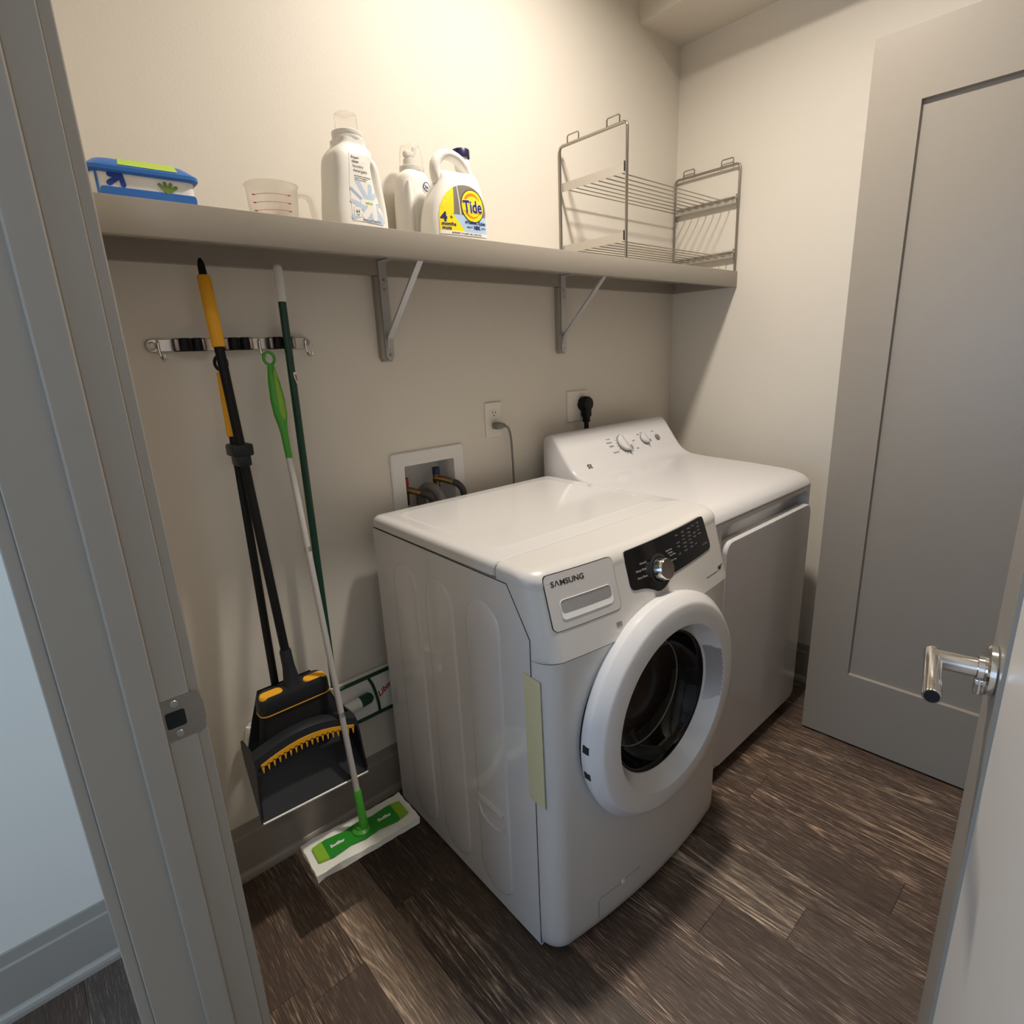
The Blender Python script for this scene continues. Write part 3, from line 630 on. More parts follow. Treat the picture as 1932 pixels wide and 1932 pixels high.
# ------------------------------------------------------------------ outlets, plugs, cords
def outlet(xc, zc, w, h, label, big=False):
    e = thing('wall_outlet', label, 'outlet', (xc, 0, zc))
    b = BM(); loft(b, [[(x, -.0005, z) for x, z in rrect(-w/2, w/2, -h/2, h/2, .004)], [(x, -.0035, z) for x, z in rrect(-w/2, w/2, -h/2, h/2, .004)], [(x, -.006, z) for x, z in rrect(-w/2+.003, w/2-.003, -h/2+.003, h/2-.003, .003)]], False, True); obj('cover_plate', b, 'outlet', e, True, 25)
    for s in ((0,) if big else (-1, 1)):
        b = BM(); plate(b, rrect(-.0165, .0165, s*.0195-.014, s*.0195+.014, .008) if not big else ellipse2(0, 0, .026, .026), .005, .0072, 0)
        f = obj('receptacle', b, 'outlet', e, False); b = BM()
        for dx in (-.0063, .0063): plate(b, rrect(dx-.0011, dx+.0011, s*.0195, s*.0195+.009, .0004, 2), .006, .0075)
        plate(b, ellipse2(0, s*.0195-.006, .0024, .0024, 12), .006, .0075); obj('slots', b, 'socket', f, False)
outlet(-1.0575, 1.168, .0705, .1165, 'double wall outlet above the washing machine')
outlet(-.6345, 1.176, .116, .116, 'square heavy-duty wall outlet behind the dryer', True)
pc = thing('power_cord', 'grey power cord plugged in above the washing machine', 'power cord', (-1.0575, -.0075, 1.1485))
b = BM(); box(b, -.013, .014, -.030, -.0002, -.011, .011, .005, 3); tube(b, [(.008, -.018, 0), (.024, -.020, -.001), (.030, -.020, -.003)], [.0085, .0075, .005], 12); obj('plug', b, 'greyplug', pc)
b = BM(); tube(b, catmull([(.026, -.020, -.002), (.042, -.021, -.012), (.051, -.022, -.045), (.054, -.022, -.10), (.056, -.022, -.18), (.055, -.022, -.45)], 8), .0038, 10); obj('cord', b, 'greyplug', pc)
pc = thing('power_cord', 'thick black power cord with a round plug behind the dryer', 'power cord', (-.6105, -.0075, 1.178))
b = BM(); lathe(b, [(.0001, 0), (.028, 0), (.029, .004), (.029, .026), (.025, .033), (.0001, .035)], (0, 0, .004), '-y', 32); box(b, -.0165, .0165, -.034, -.004, -.045, .004, .006, 3); box(b, -.012, .012, -.030, -.008, -.066, -.04, .004, 2); obj('plug', b, 'rubber', pc)
b = BM(); tube(b, [(0, -.018, -.06), (0, -.020, -.10), (0, -.022, -.3)], .009, 12); obj('cord', b, 'rubber', pc)

# ------------------------------------------------------------------ wire rack on the shelf
RX0, RX1, RY0, RY1, RZ1 = -.7125, -.0155, -.284, -.0065, 2.035
rk = thing('wire_rack', 'two-tier chromed wire rack standing on the shelf in the corner', 'rack', (RX0, 0, ZT))
def rk_(p): return (p[0]-RX0, p[1], p[2]-ZT)
RW = .0048
for x in (RX0, RX1):
    b = BM(); c = .012
    pts = [(x, RY0, ZT+.0005), (x, RY0, RZ1-c), (x, RY0+c*.3, RZ1-c*.3), (x, RY0+c, RZ1), (x, RY1-c, RZ1), (x, RY1-c*.3, RZ1-c*.3), (x, RY1, RZ1-c), (x, RY1, ZT+.0005)]
    tube(b, [rk_(p) for p in pts], RW, 10); fr = obj('end_frame', b, 'wire', rk)
    for ya, yb in ((-.042, -.091), (-.2065, -.2555)):
        b = BM(); tube(b, [rk_(p) for p in ((x, ya, RZ1), (x, ya, RZ1+.022), (x, ya-.004, RZ1+.026), (x, yb+.004, RZ1+.026), (x, yb, RZ1+.022), (x, yb, RZ1))], .0022, 8); obj('stacking_loop', b, 'wire', fr)
for z in (1.901, 1.707):
    for x, s in ((RX0, 1), (RX1, -1)):
        b = BM(); xx = x+s*.004; box(b, xx-RX0-.001, xx-RX0+.001, RY0+.006, RY1-.006, z-ZT-.001, z-ZT+.0255); obj('side_strip', b, 'steel', rk, False)
        b = BM(); obox(b, rk_((x, RY0+.009, z+.002)), rk_((x, RY0+.009, z+.030)), .003, .003, (0, 1, 0)); obj('strip_clip', b, 'gap', rk, False)
    n = 8
    for k in range(n):
        y = RY0+.028+(RY1-RY0-.056)*k/(n-1); b = BM()
        pts = [(RX0+.004, y, z+.002), (RX1-.05, y, z+.002), (RX1-.030, y, z+.004), (RX1-.020, y, z+.012), (RX1-.010, y, z+.020)]
        tube(b, [rk_(p) for p in pts], .0018, 6); obj('shelf_wire', b, 'wire', rk)
    b = BM(); tube(b, [rk_((RX1-.014, RY0+.008, z+.018)), rk_((RX1-.014, RY1-.008, z+.018))], .0022, 8); obj('cross_wire', b, 'wire', rk)

# ------------------------------------------------------------------ things on the shelf
def bottle_loft(bm, rows, e=3.2, n=44, mi=0):
    loft(bm, [[(x, y, z) for x, y in sellipse((xl+xr)/2, cy, xr-xl, d, e, n)] for z, xl, xr, d, cy in rows], True, True, True, mi)
def smooth_rows(rows, n=4):
    keys = [list(c) for c in zip(*rows)]; out = []
    vs = [catmull([(keys[0][i], keys[j][i], 0) for i in range(len(rows))], n) for j in range(1, 5)]
    for i in range(len(vs[0])): out.append((vs[0][i].x, *[v[i].y for v in vs]))
    return out
# detergent bottle with pale blue label
b1 = thing('detergent_bottle', 'large white laundry detergent bottle with clear cap and pale blue label', 'bottle', (-1.5685, -.145, ZT), .10)
rows = smooth_rows([(0, -.070, .062, .088, 0), (.006, -.0735, .066, .094, 0), (.05, -.073, .058, .095, 0), (.10, -.066, .040, .092, 0), (.145, -.061, .034, .09, 0), (.168, -.056, .040, .086, 0), (.182, -.046, .044, .076, 0), (.192, -.036, .034, .066, 0), (.205, -.034, .033, .066, 0)])
R1 = rows; b = BM(); bottle_loft(b, rows, 4.2)
tube(b, catmull([(.030, 0, .170), (.048, 0, .168), (.058, 0, .150), (.063, 0, .12), (.069, 0, .08), (.072, 0, .045), (.069, 0, .015), (.058, 0, .008)], 6), .0135, 14, flat=1.5, ref=(1, 0, 0)); bb = obj('body', b, 'bottle', b1, True, 60)
b = BM(); lathe(b, [(.033, .203), (.0345, .205), (.0345, .211), (.033, .212), (.0345, .214), (.0345, .222), (.031, .224), (.0001, .224)], seg=36); obj('collar', b, 'bottle', b1)
b = BM(); lathe(b, [(.0265, .224), (.0255, .250), (.0245, .258), (.022, .2605), (.0001, .2605)], seg=32); obj('cap', b, 'clear', b1)['label'] = 'clear measuring cap'
def flat_label(bm): return bm
def lab(name, pts, d0, d1, m, parent):
    b = BM(); plate(b, pts, d0, d1); return obj(name, b, m, parent, False)
F1 = .0478
lb = lab('label', [(-.040, .006), (.048, .006), (.052, .03), (.046, .06), (.033, .09), (.026, .12), (.026, .16), (-.030, .16), (-.038, .09)], .040, F1, 'bottle', b1)
b = BM(); k = 0
for p, q, r, mi in (((.006, .055), (-.018, .098), .006, 0), ((.012, .058), (.016, .090), .006, 0), ((.006, .052), (.030, .074), .005, 0), ((-.004, .052), (-.036, .078), .0035, 1), ((.018, .045), (.046, .052), .005, 1), ((-.012, .044), (-.037, .050), .0045, 0), ((.030, .035), (.050, .016), .005, 0), ((-.02, .022), (-.036, .014), .006, 0), ((.0, .014), (.040, .012), .0075, 0), ((.004, .045), (.004, .03), .014, 0), ((-.020, .040), (.0, .045), .009, 0), ((.022, .045), (.022, .022), .010, 0)):
    plate(b, capsule2(p, q, r), F1, F1+.0002+.00004*k, mi); k += 1
obj('blue_print', b, ['paleblue', 'midblue'], lb, False)
b = BM(); dd = F1+.0008
plate(b, capsule2((-.008, .051), (.020, .051), .0072), F1, dd); plate(b, capsule2((.020, .051), (.021, .018), .0072), F1, dd+.00005); plate(b, capsule2((.016, .046), (-.006, .019), .0072), F1, dd+.0001); plate(b, [(-.034, .016), (-.016, .016), (-.016, .037), (-.034, .037)], F1, dd)
obj('white_print', b, 'whiteprint', lb, False)
b = BM(); d2 = dd+.0003
for s_, z_ in (('free+', .147), ('clear', .138)): merge(b, text_bm(s_, .0095, -.026, z_, F1+.0002, bold=.0002))
for s_, z_ in (('laundry', .128), ('detergent', .118)): merge(b, text_bm(s_, .0095, -.025, z_, F1+.0002))
for s_, z_ in (('hypoallergenic, dermatologist', .108), ('tested & no fragrances,', .1035), ('dyes or dyes added', .099)): merge(b, text_bm(s_, .0038, -.024, z_, F1+.0002))
obj('lettering', b, 'greyink', lb, False); b = BM()
merge(b, text_bm('64', .0105, -.025, .0245, d2, 'CENTER', bold=.0002)); merge(b, text_bm('loads', .004, -.025, .019, d2, 'CENTER'))
obj('count_lettering', b, 'greyink', lb, False); b = BM()
merge(b, text_bm('100 fl oz (3.12 qt) 2.95 L', .0052, -.014, .0085, d2))
obj('volume_lettering', b, 'greyink', lb, False)
b = BM(); merge(b, text_bm('up&up', .0075, .008, .0485, d2, 'CENTER', bold=.0003)); obj('brand_lettering', b, 'greenink', lb, False)

# second bottle: clear domed cap over a white spout
b2_ = thing('detergent_bottle', 'white detergent bottle with clear domed cap and white spout, behind the yellow-label jug', 'bottle', (-1.348, -.062, ZT), .12); b2_.scale = (1.05, 1.0, 1.06)
rows = smooth_rows([(0, -.044, .046, .078, 0), (.006, -.047, .049, .084, 0), (.06, -.048, .050, .086, 0), (.12, -.046, .049, .084, 0), (.155, -.043, .046, .080, 0), (.172, -.038, .041, .074, 0), (.180, -.031, .035, .062, 0), (.185, -.027, .031, .054, 0)])
b = BM(); bottle_loft(b, rows, 2.5); obj('body', b, 'bottle', b2_, True, 60)
b = BM(); rings = []
for z, r in ((.030, .012), (.06, .015), (.11, .0155), (.14, .013), (.155, .009)): rings.append([(-.033+r*.55*math.cos(2*PI*k/16), -.030+r*.6*math.sin(2*PI*k/16), z) for k in range(16)])
loft(b, rings, True, True); obj('side_grip', b, 'bottle', b2_)
b = BM(); lathe(b, [(.029, .184), (.030, .186), (.030, .195), (.027, .197)], (.002, 0, 0), seg=32); obj('collar', b, 'bottle', b2_)
b = BM(); lathe(b, [(.0325, .186), (.031, .205), (.0285, .228), (.026, .240), (.022, .2435), (.0001, .2435)], (.004, 0, 0), seg=32); obj('cap', b, 'clear', b2_)['label'] = 'clear domed cap'
b = BM(); lathe(b, [(.016, .196), (.015, .212), (.010, .216), (.0001, .217)], (-.002, 0, 0), seg=20); box(b, -.021, .006, -.012, .004, .214, .229, .005, 3); tube(b, [(.0, -.004, .212), (.008, -.006, .228), (.010, -.006, .238)], .005, 10); obj('spout', b, 'bottle', b2_)
b = BM(); 
for c_, r in (((.012, .146), .011), ((.029, .144), .0065)):
    a = ellipse2(*c_, r, r, 24); i_ = ellipse2(*c_, r*.80, r*.80, 24)
    loft(b, [[(x, -.0432, z) for x, z in a], [(x, -.0437, z) for x, z in a], [(x, -.0437, z) for x, z in i_]], False, False)
merge(b, text_bm('he', .010, .012, .1425, .0435, 'CENTER', bold=.0003)); obj('round_mark', b, 'navyink', b2_, False)

# jug with handle and yellow label
b3 = thing('detergent_jug', 'white detergent jug with loop handle, navy cap and yellow-blue label', 'jug', (-1.297, -.171, ZT), -.06)
rows = smooth_rows([(0, -.086, .080, .086, 0), (.006, -.090, .084, .094, 0), (.05, -.089, .084, .096, 0), (.095, -.078, .080, .094, 0), (.130, -.062, .074, .088, 0), (.152, -.050, .068, .078, 0), (.166, -.046, .066, .060, 0), (.174, -.044, .062, .044, 0)])
R3 = rows; b = BM(); bottle_loft(b, rows, 4.2)
tube(b, catmull([(-.044, 0, .150), (-.050, 0, .172), (-.047, 0, .194), (-.030, 0, .212), (-.006, 0, .217), (.020, 0, .210), (.040, 0, .192), (.052, 0, .172)], 6), [.0125]*43, 14, flat=1.35, ref=(1, 0, 0))
tube(b, [(.062, .018, .15), (.056, .020, .185), (.048, .020, .205), (.046, .020, .222)], [.018, .020, .0205, .019], 20); jb = obj('body', b, 'bottle', b3, True, 60)
b = BM(); lathe(b, [(.0225, .221), (.0235, .222), (.0235, .239), (.022, .241), (.0001, .2412)], (.046, .020, 0), seg=36); obj('cap', b, 'navy', b3)['label'] = 'navy screw cap'
FJ = .0485
def dome(x0, x1, z0, zt, zs_, n=28, apex=.55):
    xa = x0+(x1-x0)*apex; out = [(x0, z0), (x1, z0)]
    for k in range(n+1):
        a = PI*k/n; rx = (x1-xa) if a < PI/2 else (xa-x0)
        out.append((xa+rx*math.cos(a), zs_+(zt-zs_)*abs(math.sin(a))**.9))
    return out
D = dome(-.074, .081, .004, .140, .035)
jl = lab('label', D, .044, FJ, 'taupe', b3)
def clip(poly, fn_x0, fn_x1):  # keep part of a convex polygon between two vertical/any half planes
    def half(P, n, c):
        out = []
        for i in range(len(P)):
            a = Vector(P[i]); q = Vector(P[(i+1) % len(P)]); da = a.dot(n)-c; dq = q.dot(n)-c
            if da >= 0: out.append(tuple(a))
            if (da >= 0) != (dq >= 0): out.append(tuple(a+(q-a)*(da/(da-dq))))
        return out
    for n, c in fn_x0: poly = half(poly, Vector(n), c)
    return poly
b = BM(); n1 = Vector((-1, -.20)); plate(b, clip(D, [((-1, 0.06), .036), ((0, 1), .060)], 0), FJ, FJ+.0004); plate(b, clip(D, [((-.80, -.60), -.0075), ((0, -1), -.0602), ((0, 1), .012)], 0), FJ, FJ+.0004); obj('yellow_print', b, 'yellow', jl, False)
b = BM(); plate(b, clip(D, [((.80, .60), .0077), ((0, -1), -.058), ((0, 1), .014)], 0), FJ, FJ+.0002); obj('sky_print', b, 'sky', jl, False)
b = BM(); plate(b, clip(D, [((0, -1), -.0135)], 0), FJ, FJ+.0005); plate(b, [(-.013, .058), (-.010, .058), (-.0155, .136), (-.0175, .136)], FJ, FJ+.0003); obj('white_print', b, 'whiteprint', jl, False)
b = BM(); cx, czz = .027, .085
plate(b, ellipse2(cx, czz, .0365, .0450, 40), FJ, FJ+.0007, 0); plate(b, ellipse2(cx, czz, .0345, .0425, 40), FJ, FJ+.0009, 1); plate(b, ellipse2(cx-.002, czz+.001, .027, .034, 36), FJ, FJ+.0011, 2); plate(b, ellipse2(cx, czz-.001, .024, .028, 36), FJ, FJ+.0013, 1); plate(b, [(cx-.031, czz-.014), (cx+.031, czz-.014), (cx+.031, czz+.016), (cx-.031, czz+.016)], FJ, FJ+.0014, 1)
obj('roundel', b, ['ink', 'yellow', 'orangeink'], jl, False)
b = BM(); t_ = text_bm('Tide', .046, cx, czz-.017, FJ+.0017, 'CENTER', bold=.0022, sx=.70, rot=.06); merge(b, t_, mi=0)
merge(b, text_bm('Tide', .046, cx, czz-.017, FJ+.0021, 'CENTER', bold=.0009, sx=.70, rot=.06), mi=1); obj('brand_lettering', b, ['whiteprint', 'navyink'], jl, False)
b = BM(); merge(b, text_bm('4', .033, -.070, .038, FJ+.0008, bold=.0013)); merge(b, text_bm('+', .018, -.046, .043, FJ+.0008))
merge(b, text_bm('months', .0135, -.069, .027, FJ+.0008, bold=.0003)); merge(b, text_bm('mois', .0135, -.068, .016, FJ+.0008, bold=.0003))
merge(b, text_bm('HYGIENIC CLEAN', .0098, .0335, .037, FJ+.0008, 'CENTER', bold=.0003, sx=.86)); merge(b, text_bm('10X', .0125, .036, .0235, FJ+.0008, 'CENTER', bold=.0007)); merge(b, text_bm('HEAVY', .0062, .014, .0255, FJ+.0008, 'CENTER')); merge(b, text_bm('DUTY', .0062, .060, .0255, FJ+.0008, 'CENTER'))
merge(b, text_bm('DETERGENT  94 LOADS  4.08 L (138 FL OZ)', .0048, .004, .007, FJ+.0008, 'CENTER')); obj('lettering', b, 'navyink', jl, False)

def conform(o_list, rows, e, F):
    for o in o_list:
        b = BM(); b.from_mesh(o.data)
        for k in range(-9, 10): bmesh.ops.bisect_plane(b, geom=b.verts[:]+b.edges[:]+b.faces[:], plane_co=(k*.01, 0, 0), plane_no=(1, 0, 0))
        for k in range(1, 16): bmesh.ops.bisect_plane(b, geom=b.verts[:]+b.edges[:]+b.faces[:], plane_co=(0, 0, k*.012), plane_no=(0, 0, 1))
        for v in b.verts:
            z = v.co.z; i = max(0, min(len(rows)-2, sum(1 for r in rows if r[0] <= z)-1)); a, c = rows[i], rows[i+1]
            t = 0 if c[0] == a[0] else min(1, max(0, (z-a[0])/(c[0]-a[0]))); xl, xr, d = [a[q]+(c[q]-a[q])*t for q in (1, 2, 3)]
            u = min(.985, abs((v.co.x-(xl+xr)/2)/((xr-xl)/2))); yf = -(d/2)*(1-u**e)**(1/e)
            v.co.y = yf-.0007-max(-.004, -v.co.y-F)
        b.to_mesh(o.data); b.free()
def kids(o): return [o]+[k for c in o.children for k in kids(c)]
def lift(os, fn):
    for o in os:
        for v in o.data.vertices: v.co.z = fn(v.co.z)
lift(kids(lb), lambda z: min(.168, z*.909+.0244)); lift(kids(jl), lambda z: .140-(.140-z)*.87)
conform(kids(lb), R1, 4.2, F1); conform(kids(jl), R3, 4.2, FJ)
# wipes tub
wp = thing('wipes_tub', 'blue and white plastic tub of wipes at the left end of the shelf', 'wipes tub', (-2.018, -.19, ZT), -.03)
b = BM(); loft(b, [[(x, y, z) for x, y in rrect(-.078+k, .078-k, -.06+k, .06-k, .015, 5)] for z, k in ((0, .004), (.003, .001), (.046, -.0005))], True, True); tb = obj('body', b, 'whiteprint', wp, True, 40)
b = BM(); loft(b, [[(x, y, z) for x, y in rrect(-.086+k, .086-k, -.068+k, .068-k, .018, 5)] for z, k in ((.043, .003), (.046, 0), (.052, 0), (.055, .003), (.066, .016), (.068, .022))], True, True); ld_ = obj('lid', b, 'wipeblue', wp, True, 40)
b = BM(); loft(b, [[(-.038, -.0655, .0555), (.052, -.0655, .0555)], [(-.034, -.0475, .0695), (.050, -.0475, .0695)], [(-.034, .03, .0700), (.050, .03, .0700)]], False, False, False); obj('lid_print', b, 'greenink', ld_, False)
b = BM(); plate(b, rrect(-.068, .077, .004, .0215, .005), .058, .0612); plate(b, [(-.073, .003), (-.070, .003), (-.070, .042), (-.073, .042)], .058, .0608); obj('blue_band', b, 'wipeblue', tb, False)
b = BM(); plate(b, capsule2((-.052, .040), (-.036, .040), .004), .0585, .0612); plate(b, capsule2((-.036, .040), (-.034, .026), .004), .0585, .0613); plate(b, capsule2((-.040, .037), (-.054, .027), .004), .0585, .0614); obj('arrow_print', b, 'wipedk', tb, False)
b = BM(); 
for a in (100, 70, 130, 40): 
    plate(b, capsule2((.032, .022), (.032+.018*math.cos(math.radians(a)), .022+.015*math.sin(math.radians(a))), .0028), .0585, .0613+a*.000003)
obj('leaf_print', b, 'olive', tb, False)
# measuring cup
mc = thing('measuring_cup', 'frosted plastic measuring cup beside the large detergent bottle', 'cup', (-1.762, -.15, ZT))
b = BM(); lathe(b, [(.0001, .003), (.044, .003), (.0475, .01), (.052, .083), (.0545, .086), (.0535, .0875), (.0505, .085), (.046, .011), (.043, .0055), (.0001, .0055)], seg=48); cb = obj('cup_body', b, 'frost', mc, True, 50)
b = BM(); tube(b, catmull([(.051, 0, .076), (.070, 0, .078), (.083, 0, .070), (.089, 0, .045), (.092, 0, .012)], 6), .0065, 12, flat=1.4, ref=(1, 0, 0)); obj('handle', b, 'frost', mc)
b = BM()
for z_ in (.03, .045, .06):
    r = .0483+.0035*z_/.075+.0012; loft(b, [[(r*math.cos(math.radians(a)), r*math.sin(math.radians(a)), z_+q) for a in range(205, 290, 5)] for q in (-.0004, .0004)], False, False, False)
    for a in (205, 287): c0 = Vector((r*math.cos(math.radians(a)), r*math.sin(math.radians(a)), z_)); box(b, c0.x-.003, c0.x+.003, c0.y-.0004, c0.y+.0004, z_-.001, z_+.001)
obj('scale_marks', b, 'redink', cb, False)

# ------------------------------------------------------------------ tool rack and the tools on it
tr = thing('tool_rack', 'steel tool rail with black grips and hooks on the back wall', 'tool rack', (-1.845, 0, 1.428))
TX = lambda x: x+1.845
b = BM(); loft(b, [[(x, -.0006, z) for x, z in rrect(TX(-2.027), TX(-1.664), -.014, .014, .013, 6)], [(x, -.010, z) for x, z in rrect(TX(-2.027), TX(-1.664), -.014, .014, .013, 6)], [(x, -.0125, z) for x, z in rrect(TX(-2.025), TX(-1.666), -.012, .012, .011, 6)]], False, True); obj('rail', b, 'steel', tr, True, 30)
for x in (-2.016, -1.673):
    b = BM(); lathe(b, [(.0095, 0), (.0095, .0015), (.006, .003), (.0001, .003)], (TX(x), -.0125, -.001), '-y', 20); obj('screw', b, 'nickel', tr)
for xc in (-1.943, -1.841, -1.739):
    b = BM(); box(b, TX(xc)-.033, TX(xc)+.033, -.030, -.012, -.014, .014, .003, 2); cl_ = obj('grip', b, 'rubber', tr)
    for s in (-1, 1):
        b = BM(); box(b, TX(xc)+s*.0275-.0045, TX(xc)+s*.0275+.0045, -.034, -.012, -.0125, .0125, .002, 2); obj('grip_cheek', b, 'knob', cl_)
        b = BM(); lathe(b, [(.0001, -.014), (.009, -.014), (.0095, -.012), (.0095, .012), (.009, .014), (.0001, .014)], (TX(xc)+s*.013, -.034, 0), 'z', 16); obj('roller', b, 'rubber', cl_)
for x in (-2.004, -1.790, -1.677):
    b = BM(); X = TX(x); tube(b, catmull([(X, -.0125, .010), (X, -.0165, .005), (X, -.017, -.012), (X+.002, -.019, -.026), (X+.003, -.030, -.034), (X+.003, -.042, -.029), (X+.003, -.045, -.022)], 6), .0028, 10); tube(b, [(X+.003, -.045, -.0225), (X+.003, -.0455, -.020)], .0042, 10); obj('hook', b, 'chrome', tr)

def axis_frame(a, bpt):
    """matrix taking local z (0..L) to the line a->b, local -y kept towards the room"""
    a = Vector(a); bpt = Vector(bpt); z = (bpt-a).normalized(); x = Vector((1, 0, 0)); y = z.cross(x).normalized(); x = y.cross(z)
    mx = Matrix.Identity(4)
    for i in range(3): mx[i][0] = x[i]; mx[i][1] = y[i]; mx[i][2] = z[i]; mx[i][3] = a[i]
    return mx
# broom: line through the grip of the rail down to the head
A = Vector((-1.902, -.060, 1.600)); Bm = Vector((-1.884, -.148, .600))
br = thing('broom', 'black broom with orange grip, hanging from the tool rail', 'broom', tuple(A))
def seg(p, q, t): return p+(q-p)*t-A
def rel(bm, off): bm.transform(Matrix.Translation(-off)); return bm
b = BM(); tube(b, [seg(A, Bm, t) for t in (-.004, .003, .01, .02, .033)], [.003, .006, .0075, .008, .0085], 14); obj('hanging_tip', b, 'rubber', br)
b = BM(); tube(b, [seg(A, Bm, t) for t in (.031, .033, .178, .180)], [.0125, .0137, .0140, .0128], 20); obj('grip', b, 'orange', br)['label'] = 'orange foam grip'
b = BM(); tube(b, [seg(A, Bm, t) for t in (.178, .93)], .0105, 16); obj('pole', b, 'rubber', br)
b = BM(); tube(b, [seg(A, Bm, t) for t in (.905, .91, .95, .985, 1.0)], [.0125, .014, .0145, .019, .024], 18); obj('socket', b, 'charcoal', br)
hc = Vector((-1.887, -.150, .590))
b = BM(); o_ = rrect(-.0855, .0855, -.027, .024, .018, 5)
loft(b, [[(hc.x+x*k-A.x, hc.y+y*k-A.y, hc.z+z-A.z) for x, y in o_] for z, k in ((-.034, 1.0), (-.030, 1.04), (.0, 1.02), (.008, .98), (.014, .90))], True, True); hb = obj('head', b, 'charcoal', br, True, 40)
b = BM(); loft(b, [[(hc.x+x*1.05-A.x, hc.y+y*1.05-A.y, hc.z+z-A.z) for x, y in o_] for z in (-.0335, -.0308)], True, True); obj('orange_seam', b, 'orange', hb)
for s in (-1, 1):
    b = BM(); o2 = rrect(-.028, .028, -.017, .012, .013, 5); loft(b, [[(hc.x+s*.054+x*k-A.x, hc.y-.006+y*k-A.y, hc.z+z-A.z) for x, y in o2] for z, k in ((.006, 1.05), (.0135, 1.0), (.0165, .9))], True, True); obj('orange_cap', b, 'orange', hb)
b = BM(); loft(b, [[(hc.x+x*kx_+sx-A.x, hc.y+y*ky+sy-A.y, hc.z+z-A.z) for x, y in o_] for z, kx_, ky, sx, sy in ((-.033, .97, .95, 0, 0), (-.08, 1.08, .95, .001, -.001), (-.118, 1.16, .9, .002, -.002), (-.124, 1.16, .8, .002, -.002))], True, True); obj('bristles', b, 'bristle', br)

# dustpan clipped on the broom pole
A2 = Vector((-1.894, -.052, 1.366)); B2 = Vector((-1.914, -.109, .54))
dp = thing('dustpan', 'upright charcoal dustpan with orange comb teeth, clipped to the broom', 'dustpan', tuple(A2))
b = BM(); tube(b, [Vector((.013*math.cos(a)*1.0, 0, .020+.016*math.sin(a))) for a in [2*PI*k/20 for k in range(21)]], .0036, 8); obj('hanging_ring', b, 'rubber', dp)
def sg2(t): return (B2-A2)*t
b = BM(); tube(b, [sg2(t) for t in (0, .003, .172, .175)], [.0115, .0125, .0130, .012], 18); obj('grip', b, 'orange', dp)['label'] = 'orange foam grip'
b = BM(); tube(b, [sg2(t) for t in (.17, 1.0)], .0095, 14); obj('pole', b, 'rubber', dp)
b = BM(); pA = A+(Bm-A)*((1.6-1.19)/1.0); box(b, -1.918-A2.x, -1.872-A2.x, -.114-A2.y, -.056-A2.y, 1.178-A2.z, 1.206-A2.z, .005, 2); box(b, -1.910-A2.x, -1.880-A2.x, -.112-A2.y, -.060-A2.y, 1.155-A2.z, 1.18-A2.z, .004, 2); obj('pole_clip', b, 'charcoal', dp)
# pan: back panel, side walls, hood with comb
P = lambda x, y, z: (x-A2.x, y-A2.y, z-A2.z)
Lx, Rx = -2.030, -1.752
b = BM()
back = [(z, y) for z, y in ((.60, -.114), (.52, -.113), (.462, -.118), (.435, -.136), (.335, -.223), (.325, -.232))]
def wid(z): 
    k = min(1, max(0, (.62-z)/.24)); k2 = min(1, max(0, (.62-z)/.15)); return (-1.952+(-2.030+1.952)*k, -1.835+(-1.753+1.835)*k2)
rows_ = []
for z, y in back: l, r = wid(z); rows_.append([P(l+(r-l)*i/10, y, z-(.0 if z > .5 else .012*i/10)) for i in range(11)])
loft(b, rows_, False, False, False); 
rows_b = [[(x, y+.006, z-.003) for x, y, z in r] for r in rows_]; loft(b, rows_b, False, False, False)
loft(b, [rows_[-1], rows_b[-1]], False, False, False); loft(b, [[r[0] for r in rows_], [r[0] for r in rows_b]], False, False, False); loft(b, [[r[-1] for r in rows_], [r[-1] for r in rows_b]], False, False, False)
pan = obj('pan', b, 'charcoal', dp, True, 50)
for side in (0, 1):
    b = BM(); pr2 = [(.485, -.113), (.49, -.185), (.482, -.212), (.45, -.222), (.40, -.224), (.335, -.232), (.335, -.222), (.435, -.134), (.465, -.116)]
    x = Lx if side == 0 else Rx
    dzs = 0 if side == 0 else -.012
    loft(b, [[P(x+dx+(.012 if side == 0 else -.006)*max(0, (z-.34)/.14), y, z+dzs) for z, y in pr2] for dx in ((0, .005) if side == 0 else (-.005, 0))], True, True); obj('side_wall', b, 'charcoal', dp, False)
# hood: arched bar across the opening carrying the orange comb
arch = []
for i in range(25):
    t = i/24; x = Lx+.013+(Rx-Lx-.020)*t; arch.append((x, .462+.030*math.sin(PI*t)-.012*t))
b = BM(); rr_ = []
for x, z in arch: rr_.append([P(x, -.200, z+.028), P(x, -.214, z+.022), P(x, -.2185, z), P(x, -.212, z-.002), P(x, -.181, z+.004), P(x, -.184, z+.027)])
loft(b, rr_, True, True); obj('hood', b, 'charcoal', dp, True, 40)
b = BM(); rr_ = []
for i, (x, z) in enumerate(arch[1:-1]): e_ = math.sin(PI*(i+.5)/23)**.6; rr_.append([P(x, -.2195, z+.004), P(x, -.2195, z-.010*e_-.001), P(x, -.2165, z-.010*e_-.001), P(x, -.2165, z+.004)])
loft(b, rr_, True, True); cm = obj('comb', b, 'orange', dp, False); cm['label'] = 'orange comb'
for i in range(18):
    t = (i+1)/19; x = Lx+.014+(Rx-Lx-.022)*t; z = .462+.030*math.sin(PI*t)-.012*t-.010*math.sin(PI*t)**.6
    b = BM(); loft(b, [[P(x-.0032*k, -.2195, z-q), P(x+.0032*k, -.2195, z-q), P(x+.0032*k, -.2160, z-q), P(x-.0032*k, -.2160, z-q)] for q, k in ((-.002, 1), (.004, .8), (.017, .25))], True, True); obj('comb_tooth', b, 'orange', cm, False)
